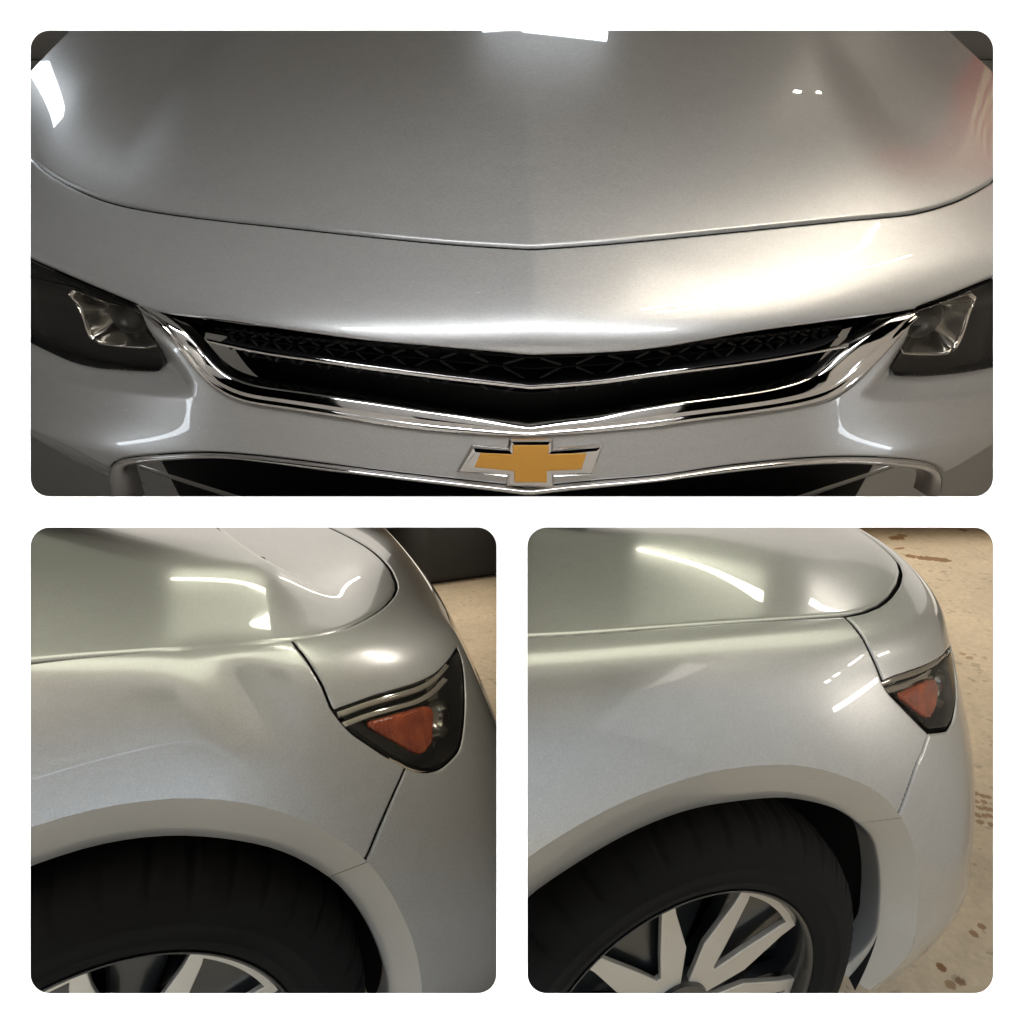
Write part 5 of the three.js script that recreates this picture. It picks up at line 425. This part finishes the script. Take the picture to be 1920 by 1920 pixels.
  const nrm = V(Math.cos(28 * Math.PI / 180), Math.sin(28 * Math.PI / 180), 0), ex = V(0, 0, -1), ey = nrm.clone().cross(ex).normalize(); if (ey.y < 0) ey.negate();
  em.applyMatrix4(new THREE.Matrix4().makeBasis(ex, ey, ex.clone().cross(ey)).setPosition(...S.bow_at));
  const zdir = ex.clone().cross(ey).dot(nrm) > 0 ? 1 : -1;
  const flat = (c, grow = 0) => new THREE.Shape(c.map(p => new THREE.Vector2(...p)));
  part('bezel', new THREE.ExtrudeGeometry(flat(S.bow_outer), { depth: 0.004, bevelEnabled: true, bevelSize: 0.0105, bevelOffset: -0.0105, bevelThickness: 0.0105, bevelSegments: 3 }).translate(0, 0, -0.0085), M.chrome, em);
  part('gold_inlay', new THREE.ExtrudeGeometry(flat(S.bow_inner), { depth: 0.004, bevelEnabled: true, bevelSize: 0.002, bevelOffset: -0.001, bevelThickness: 0.0015, bevelSegments: 2 }).translate(0, 0, 0.0035), M.gold, em);
  part('base', new THREE.ExtrudeGeometry(flat(S.bow_outer), { depth: 0.02, bevelEnabled: false }).translate(0, 0, -0.025), M.black, em);
  // headlights
  for (const [hd, fr, st, smin, smax] of [[headL, S.frameL, S.headL, 0.2, 1], [headR, S.frameR, S.headR, -1, -0.2]]) {
    const hl = new THREE.Group(); hl.name = 'headlight'; car.add(hl);
    const fine = makeGrid(net, smin, smax, 300, 420, out, bend), off = -0.0;
    part('lens', panel(fine, [[hd, 1, 0.003]], cuts, { round: 0.006, offset: -0.002 }), M.lens, hl);
    part('housing', panel(fine, [[hd, 1, 0]], cuts, { round: 0, offset: -0.075 }), M.mattBlack, hl);
    const ring = h => { const o = st.map(([s, t]) => lift(net, s, t, h - 0.014, out)); o.push(o[0]); return o; };
    part('bezel', loft([ring(0.006), ring(-0.07)]), M.black, hl);
    const fo = outline(net, fr), fring = h => { const o = fr.map(([s, t]) => lift(net, s, t, h, out)); o.push(o[0]); return o; }, c = fr.reduce((a, p) => [a[0] + p[0] / fr.length, a[1] + p[1] / fr.length], [0, 0]), shrink = k => fr.map(([s, t]) => [lerp(c[0], s, k), lerp(c[1], t, k)]), rr = (k, h) => { const o = shrink(k).map(([s, t]) => lift(net, s, t, h, out)); o.push(o[0]); return o; };
    part('projector_frame', loft([rr(1.06, -0.034), rr(1.035, -0.024), rr(1.0, -0.023), rr(0.97, -0.029)]), M.chrome, hl);
    part('reflector', loft([rr(0.975, -0.03), rr(0.85, -0.046), rr(0.66, -0.06), rr(0.4, -0.069), rr(0.05, -0.072)]), M.darkChrome, hl);
    const f = surfaceFrame(net, c[0], c[1] + 0.012, out); const b = part('projector_lens', new THREE.SphereGeometry(0.034, 28, 18), M.black, hl); b.position.copy(f.p).addScaledVector(f.n, -0.072);
    part('mask', panel(fine, [[hd, 1, 0], [fo, -1, 0]], cuts, { round: 0, offset: -0.03 }), M.mattBlack, hl);
  }
  // water drops standing on the nose and the bar
  const drops = []; const dome = (p, nn, r) => { const gq = new THREE.SphereGeometry(r, 12, 8).scale(1, 0.55, 1); gq.applyQuaternion(new THREE.Quaternion().setFromUnitVectors(V(0, 1, 0), nn)); gq.translate(p.x, p.y, p.z); drops.push(gq); };
  for (const [s, t] of S.drops) { const f = surfaceFrame(net, s, t, out); dome(f.p, f.n, 0.0034 + rnd() * 0.0012); }
  for (let i = 0; i < 240; i++) { const s = lerp(-0.5, 0.55, rnd()), t = lerp(0.80, 0.875, rnd()); if (inside(low.loop, s, t) || inside(opening.loop, s, t) || (s < -0.1 && rnd() < 0.8)) continue; const f = surfaceFrame(net, s, t, out); dome(f.p, f.n, 0.0009 + rnd() * rnd() * 0.002); }
  const wd = part('water_drops', mergeGeometries(drops), M.water, car); wd.userData.kind = 'stuff';
}

/* ---------- floors and what stands in the bays ---------- */
function concreteFloor(x0, x1, z0, z1, tone, marks, size) {
  // one texture for the whole slab: grain, blotches, pits, and the brown stains where they lie
  const W = x1 - x0, L = z1 - z0, at = (A, u, v) => A[((Math.floor(v) % 512 + 512) % 512) * 512 + ((Math.floor(u) % 512 + 512) % 512)];
  const fn = (px, py) => {
    const x = x0 + px / size * W, z = z0 + py / size * L;
    const big = at(nC, x * 150, z * 150) - 0.5, mid = at(nA, x * 420, z * 420) - 0.5, fine = at(nB, x * 1500 + 40, z * 1500) - 0.5, pit = at(nB, x * 700 + 90, z * 700) > 0.735 ? 0.13 : 0;
    let l = 1 + big * 0.12 + mid * 0.16 + fine * 0.15 - pit, st = Math.max(0, at(nA, x * 60 + 200, z * 60) - 0.66) * 1.1;
    for (const [mx, mz, rx, rz, k] of marks) { const d = ((x - mx) / rx) ** 2 + ((z - mz) / rz) ** 2 + (fine + mid) * 1.8; if (d < 1) st = Math.max(st, k); }
    return [Math.max(0, Math.min(255, tone[0] * l * (1 - st * 0.42))), Math.max(0, Math.min(255, tone[1] * l * (1 - st * 0.58))), Math.max(0, Math.min(255, tone[2] * l * (1 - st * 0.75)))];
  };
  const map = texture(size, fn), bump = texture(512, (x, y) => { const v = 255 * Math.min(1, Math.max(0, 0.5 + (nB[y * 512 + x] - 0.5) * 1.2)); return [v, v, v]; }, false);
  bump.repeat.set(W * 1.7, L * 1.7);
  return new THREE.MeshStandardMaterial({ name: 'worn_concrete', map, bumpMap: bump, bumpScale: 0.0015, roughness: 0.62 });
}
function floorSlab(frame, x0, x1, z0, z1, name, label, marks, cut) {
  const gq = new THREE.BoxGeometry(x1 - x0, 0.02, z1 - z0).translate((x0 + x1) / 2, -0.0105, (z0 + z1) / 2), p = gq.attributes.position, u = gq.attributes.uv; for (let i = 0; i < p.count; i++) u.setXY(i, (p.getX(i) - x0) / (x1 - x0), (p.getZ(i) - z0) / (z1 - z0));
  structure(name, sawn(gq, [cut]), concreteFloor(x0, x1, z0, z1, [198, 182, 158], marks, 2048), frame, label, 'floor');
}
floorSlab(CAR.p2, -1.2, 3.2, -3.6, 1.9, 'floor', 'tan concrete floor under the dented car', [[1.7, -1.2, 0.02, 0.03, 0.6], [1.25, -0.7, 0.012, 0.012, 0.6]], SHAPE.p2.cuts[1]);
floorSlab(CAR.p3, -1.2, 4.4, -2.2, 1.9, 'floor_001', 'tan stained concrete floor under the smooth fender car', [[2.701, -1.048, 0.035, 0.031, 0.75], [2.732, -1.011, 0.035, 0.03, 0.75], [2.763, -0.991, 0.035, 0.03, 0.75], [2.796, -0.97, 0.036, 0.029, 0.75], [2.814, -0.946, 0.036, 0.029, 0.75], [2.886, -1.312, 0.053, 0.036, 0.7], [2.948, -1.331, 0.033, 0.029, 0.6], [2.746, -1.167, 0.04, 0.014, 0.6], [1.968, -0.168, 0.016, 0.012, 0.4], [1.965, -0.139, 0.015, 0.012, 0.4], [3.386, -1.277, 0.038, 0.029, 0.6], [1.27, 0.414, 0.008, 0.008, 0.55], [1.279, 0.428, 0.008, 0.008, 0.55], [1.289, 0.436, 0.008, 0.008, 0.55], [1.241, 0.437, 0.008, 0.008, 0.55], [1.259, 0.445, 0.008, 0.008, 0.55], [1.227, 0.458, 0.008, 0.008, 0.55], [1.24, 0.467, 0.008, 0.008, 0.55], [1.25, 0.474, 0.008, 0.008, 0.55], [1.195, 0.476, 0.008, 0.008, 0.55], [1.212, 0.484, 0.008, 0.008, 0.55], [1.224, 0.49, 0.008, 0.008, 0.55], [1.177, 0.496, 0.008, 0.008, 0.55], [1.197, 0.513, 0.008, 0.008, 0.55], [0.715, 0.762, 0.008, 0.008, 0.9], [0.885, 0.719, 0.008, 0.008, 0.6], [0.852, 0.728, 0.008, 0.008, 0.6], [0.725, 0.798, 0.008, 0.008, 0.6], [0.699, 0.795, 0.008, 0.008, 0.5]], SHAPE.p3.cuts[1]);
structure('floor_002', new THREE.BoxGeometry(6, 0.02, 4.4).translate(0, -0.055, 1.75), new THREE.MeshStandardMaterial({ name: 'grey_concrete', color: lin(0.42, 0.43, 0.44), roughness: 0.8 }), null, 'grey concrete floor on the near side of the white wall', 'floor');
/* dark things standing farther back */
{
  const t = thing('dark_block', 'black rounded block for a dark parked car behind the dented car', 'cabinet', inFrame(CAR.p2, M4(1.98, 0, -2.45, 0, 0.12, 0)));  // plain dark block where a dark parked car would stand
  part('body', new RoundedBoxGeometry(1.1, 0.40, 0.8, 5, 0.04).translate(0, 0.222, 0), M.mattBlack, t);
  part('plinth', new RoundedBoxGeometry(1.0, 0.05, 0.7, 2, 0.01).translate(0, 0.026, 0), M.mattBlack, t);
  const w = thing('spare_tyre', 'black tyre lying on the tan floor beyond the hood', 'tyre', inFrame(CAR.p3, M4(3.25, 0.115, -1.78)));
  const pr = [[0.2, -0.09], [0.21, -0.11], [0.27, -0.115], [0.31, -0.1], [0.33, -0.07], [0.33, 0.07], [0.31, 0.1], [0.27, 0.115], [0.21, 0.11], [0.2, 0.09]].map(p => new THREE.Vector2(...p));
  part('tread', new THREE.LatheGeometry(pr, 64), M.tyre, w); part('inner_band', new THREE.CylinderGeometry(0.2, 0.2, 0.18, 48, 1, true), M.tyre, w);
}
const warm = lin(1, 0.90, 0.75), neutral = lin(1, 0.93, 0.83), cool = lin(0.70, 0.85, 1.0), greenish = lin(1.0, 1.0, 0.78), day = lin(0.86, 0.93, 1.0);
const wallMat = (r, g, b) => new THREE.MeshStandardMaterial({ name: 'painted_wall', color: lin(r, g, b), roughness: 0.85 });
/* upper bay: ceiling, side walls, back wall */
structure('ceiling', new THREE.BoxGeometry(4.6, 0.02, 3.9).translate(0, 2.06, -0.95), wallMat(0.6, 0.585, 0.56), STAND, 'pale ceiling over the upper bay', 'ceiling');
structure('wall_left', new THREE.BoxGeometry(0.02, 2.0, 3.9).translate(-2.3, 1.04, -0.95), wallMat(0.6, 0.585, 0.56), STAND, 'pale wall on the shaded side of the upper bay', 'wall');
structure('wall_right', new THREE.BoxGeometry(0.02, 2.0, 3.9).translate(2.3, 1.04, -0.95), wallMat(0.6, 0.585, 0.56), STAND, 'pale wall on the lit side of the upper bay', 'wall');
structure('wall_back', new THREE.BoxGeometry(4.6, 2.0, 0.02).translate(0, 1.04, -2.9), wallMat(0.6, 0.585, 0.56), STAND, 'pale wall behind the upper bay', 'wall');
for (const [k, d] of [[0, 0], [1, 0.12]]) {
  const a = V(0.90 + d, 2.03, 0.50 + d * 0.7), b = V(1.66 + d, 2.03, -0.74 + d * 0.7), mid = a.clone().add(b).multiplyScalar(0.5), ax = b.clone().sub(a);
  const x = ax.clone().normalize(), z = V(0, 1, 0), y = z.clone().cross(x); const m = new THREE.Matrix4().makeBasis(x, y, z).setPosition(mid);
  lampAt(k ? 'ceiling_tube_001' : 'ceiling_tube', k ? 'warm tube lamp nearer the pale wall of its pair' : 'warm tube lamp nearer the bay middle of its pair', inFrame(STAND, m), ax.length(), 0.009, warm, 44, 110, 'pair of warm ceiling tubes');
}
const down = (name, label, x, y, z, w, d, col, power, glow) => { const m = new THREE.Matrix4().makeBasis(V(1, 0, 0), V(0, 0, -1), V(0, 1, 0)).setPosition(x, y, z); return lampAt(name, label, inFrame(STAND, m), w, d, col, power, glow); };
const facing = (name, label, at, aim, along, w, d, col, power, glow) => { const z = V(...at).sub(V(...aim)).normalize(), x = V(...along).addScaledVector(z, -V(...along).dot(z)).normalize(), y = z.clone().cross(x); return lampAt(name, label, inFrame(STAND, new THREE.Matrix4().makeBasis(x, y, z).setPosition(...at)), w, d, col, power, glow); };
down('fill_panel_002', 'wide warm fill panel added behind the pair of ceiling tubes', 1.3, 2.046, 0.42, 1.1, 1.2, warm, 1.0, 1.0);  // added fill that keeps the lit side of the nose bright
down('ceiling_tube_002', 'daylight tube lamp over the hood of the car with the gold emblem', 0.12, 2.03, -1.70, 0.5, 0.04, day, 6, 8);
facing('cool_fill', 'cool fill panel added high on the shaded wall', [-2.26, 1.45, -0.75], [0, 0.7, -1.0], [0, 0, 1], 0.7, 0.55, day, 0.5, 0.5);  // added cool fill against the warm tubes
/* lower bays */
down('bounce_lamp', 'wide cool lamp added over the near concrete floor for bounce light', 0, -0.35, 0.85, 2.0, 0.7, lin(0.80, 0.90, 1.0), 7, 7);  // added unseen lamp whose floor bounce brightens the fenders
down('bounce_strip', 'cool strip added under the white wall for bounce light', 0, -0.49, -0.29, 1.1, 0.05, cool, 14, 5);  // added strip that bounces cool light onto the lower fenders
down('fill_panel', 'warm flat fill added over the hood of the dented car', -0.75, -0.018, -1.27, 1.0, 0.42, neutral, 0.42, 0.42);  // added panel that brightens the top of this hood
down('fill_panel_001', 'warm flat fill added over the hood of the smooth fender car', 0.62, -0.018, -1.22, 1.0, 0.42, neutral, 0.42, 0.42);  // the same added panel for the other hood
down('fender_fill', 'slim fill added over the dented fender', -0.42, -0.0105, -0.66, 0.8, 0.16, greenish, 0.9, 0.9);  // added soft fill for the upper fender
down('fender_fill_001', 'slim fill added over the smooth fender', 0.45, -0.0105, -0.66, 0.86, 0.16, greenish, 0.9, 0.9);  // added soft fill, other lower bay
structure('bounce_wall', new THREE.BoxGeometry(0.02, 1.26, 1.8).translate(1.34, -0.66, -0.42), shelfMat, STAND, 'pale wall added to bounce light on the smooth fender car', 'wall');  // unseen wall added as a reflector for the fender
facing('wall_fill', 'warm fill added behind the white wall shining on the upright partition', [-0.62, -0.16, -0.36], [0, -0.4, -0.85], [1, 0, 0], 0.4, 0.22, lin(1, 0.88, 0.8), 1.5, 1.5);  // added fill, brightens the partition and the front of the car
facing('wall_fill_001', 'warm fill added behind the white wall shining on the added side wall', [0.62, -0.16, -0.36], [1.0, -0.4, -0.9], [1, 0, 0.6], 0.4, 0.22, lin(1, 0.93, 0.86), 1.5, 1.5);  // added fill, lights the reflector wall
/* thin tubes whose mirror images draw the bright lines on the paint */
const rod = (name, label, a, b, out, width, col, glow, group) => { const A = V(...a), B = V(...b), x = B.clone().sub(A), len = x.length(); x.normalize(); const z = V(...out).negate(); z.addScaledVector(x, -z.dot(x)).normalize(); const y = z.clone().cross(x); return lampAt(name, label, inFrame(STAND, new THREE.Matrix4().makeBasis(x, y, z).setPosition(A.add(B).multiplyScalar(0.5))), len, width, col, glow, glow, group); };
rod('thin_tube', 'leaning thin tube lamp beside the smooth fender', [1.1, -0.64, -0.58], [1.1, -0.44, -0.75], [-1, 0.1, 0], 0.022, neutral, 16);
[[-0.50, -0.47, -0.47, -0.485], [-0.44, -0.495, -0.40, -0.515], [-0.33, -0.545, -0.22, -0.61], [-0.265, -0.70, -0.245, -0.755]].forEach(([y0, z0, y1, z1], i) => rod('small_lamp' + (i ? '_00' + i : ''), 'short lamp of the row beside the smooth fender', [1.1, y0, z0], [1.1, y1, z1], [-1, 0.1, 0], 0.02, neutral, 14, 'row of short lamps beside the smooth fender'));
rod('thin_tube_001', 'thin tube lamp over the hood edge of the smooth fender car', [0.20, -0.016, -0.965], [0.40, -0.016, -0.955], [0, -1, 0], 0.003, greenish, 12);
rod('thin_tube_002', 'short thick tube over the hood corner of the smooth fender car', [0.47, -0.016, -0.955], [0.525, -0.016, -0.885], [0, -1, 0], 0.006, neutral, 16);
rod('thin_tube_003', 'thin tube lamp over the hood edge of the dented car', [-0.50, -0.016, -0.945], [-0.37, -0.016, -1.015], [0, -1, 0], 0.003, greenish, 12);
rod('thin_tube_004', 'thin tube lamp over the hood corner of the dented car', [-0.36, -0.016, -1.08], [-0.29, -0.016, -1.26], [0, -1, 0], 0.006, neutral, 12);
rod('thin_tube_005', 'thin tube lamp over the fender seam of the dented car', [-0.30, -0.014, -0.84], [-0.14, -0.014, -0.735], [0, -1, 0], 0.008, greenish, 10);
rod('thin_tube_006', 'thin tube lamp on the upright partition before the dented car', [-0.012, -0.16, -0.86], [-0.012, -0.03, -0.84], [-1, 0, 0], 0.02, neutral, 12);
rod('thin_tube_007', 'short tube on the shelf at the dark side of the grille', [-0.80, 0.012, -0.90], [-0.70, 0.012, -0.78], [0, 1, 0], 0.007, day, 10);
rod('thin_tube_008', 'short tube on the shelf at the lit side of the grille', [0.72, 0.012, -0.80], [0.76, 0.012, -0.92], [0, 1, 0], 0.007, day, 10);
rod('spot_lamp', 'small warm ceiling lamp nearer the bay middle', [1.065, 2.0, -1.51], [1.09, 2.0, -1.51], [0, -1, 0], 0.014, warm, 40, 'two small ceiling lamps');
rod('spot_lamp_001', 'small warm ceiling lamp nearer the pale wall', [1.15, 2.0, -1.52], [1.17, 2.0, -1.52], [0, -1, 0], 0.014, warm, 40, 'two small ceiling lamps');
down('floor_fill', 'flat fill added over the far tan floor', 1.95, -0.03, -2.7, 2.2, 2.2, warm, 0.6, 0.6);  // added only to brighten the far floor
down('floor_fill_001', 'flat fill added over the floor before the dented car', -0.62, -0.03, -3.3, 1.16, 1.8, warm, 0.8, 0.8);  // added only to brighten this stretch of floor
down('hood_fill', 'dim greenish fill added over the hood edge of the dented car', -0.50, -0.012, -0.88, 0.94, 0.24, greenish, 0.12, 0.12);  // added panel that lifts the side face of the hood
down('hood_fill_001', 'dim greenish fill added over the hood edge of the smooth fender car', 0.50, -0.012, -0.88, 0.94, 0.24, greenish, 0.12, 0.12);  // added panel doing this for the second hood
facing('bumper_fill', 'neutral fill strip added behind the top of the white wall', [0, 0.49, -0.34], [0, 0.15, -0.95], [1, 0, 0], 0.9, 0.05, lin(0.95, 0.97, 1), 16, 4);  // added fill for the front of the bumper
rod('banner_fill', 'small lamp added under the red board to brighten it', [1.6, 1.35, -1.15], [1.9, 1.35, -1.15], [0, 0.75, -0.65], 0.05, neutral, 14);  // added so the board shows up in its mirror image
down('window_glint_lamp', 'small daylight lamp standing for a window mirrored in the hood edge', -1.80, 2.03, -1.62, 0.10, 0.40, day, 3, 9);  // lamp in place of a bright window mirrored by the hood
/* a red board with cream brush strokes hangs over the lit side */
{
  const c = document.createElement('canvas'); c.width = c.height = 256; const q = c.getContext('2d'); q.fillStyle = '#a81f1c'; q.fillRect(0, 0, 256, 256); q.strokeStyle = '#e8cfa6'; q.lineWidth = 13; q.lineCap = 'round';
  for (let i = 0; i < 7; i++) { q.beginPath(); q.moveTo(20 + i * 26, 250); q.bezierCurveTo(30 + i * 30, 170, 110 + i * 10, 130, 70 + i * 30, 30 + i * 12); q.stroke(); }
  const map = new THREE.CanvasTexture(c); map.colorSpace = THREE.SRGBColorSpace;
  const z = V(-0.25, -0.8, 0.35).normalize(), x = V(1, 0, 0).addScaledVector(z, -z.x).normalize(), y = z.clone().cross(x);
  single('red_banner', 'red board with cream strokes hanging over the upper bay', 'banner', new THREE.BoxGeometry(0.5, 0.7, 0.01), new THREE.MeshStandardMaterial({ name: 'red_print', map, roughness: 0.6 }), inFrame(STAND, new THREE.Matrix4().makeBasis(x, y, z).setPosition(1.75, 1.72, -1.5)));
}


renderer.render(scene, camera);
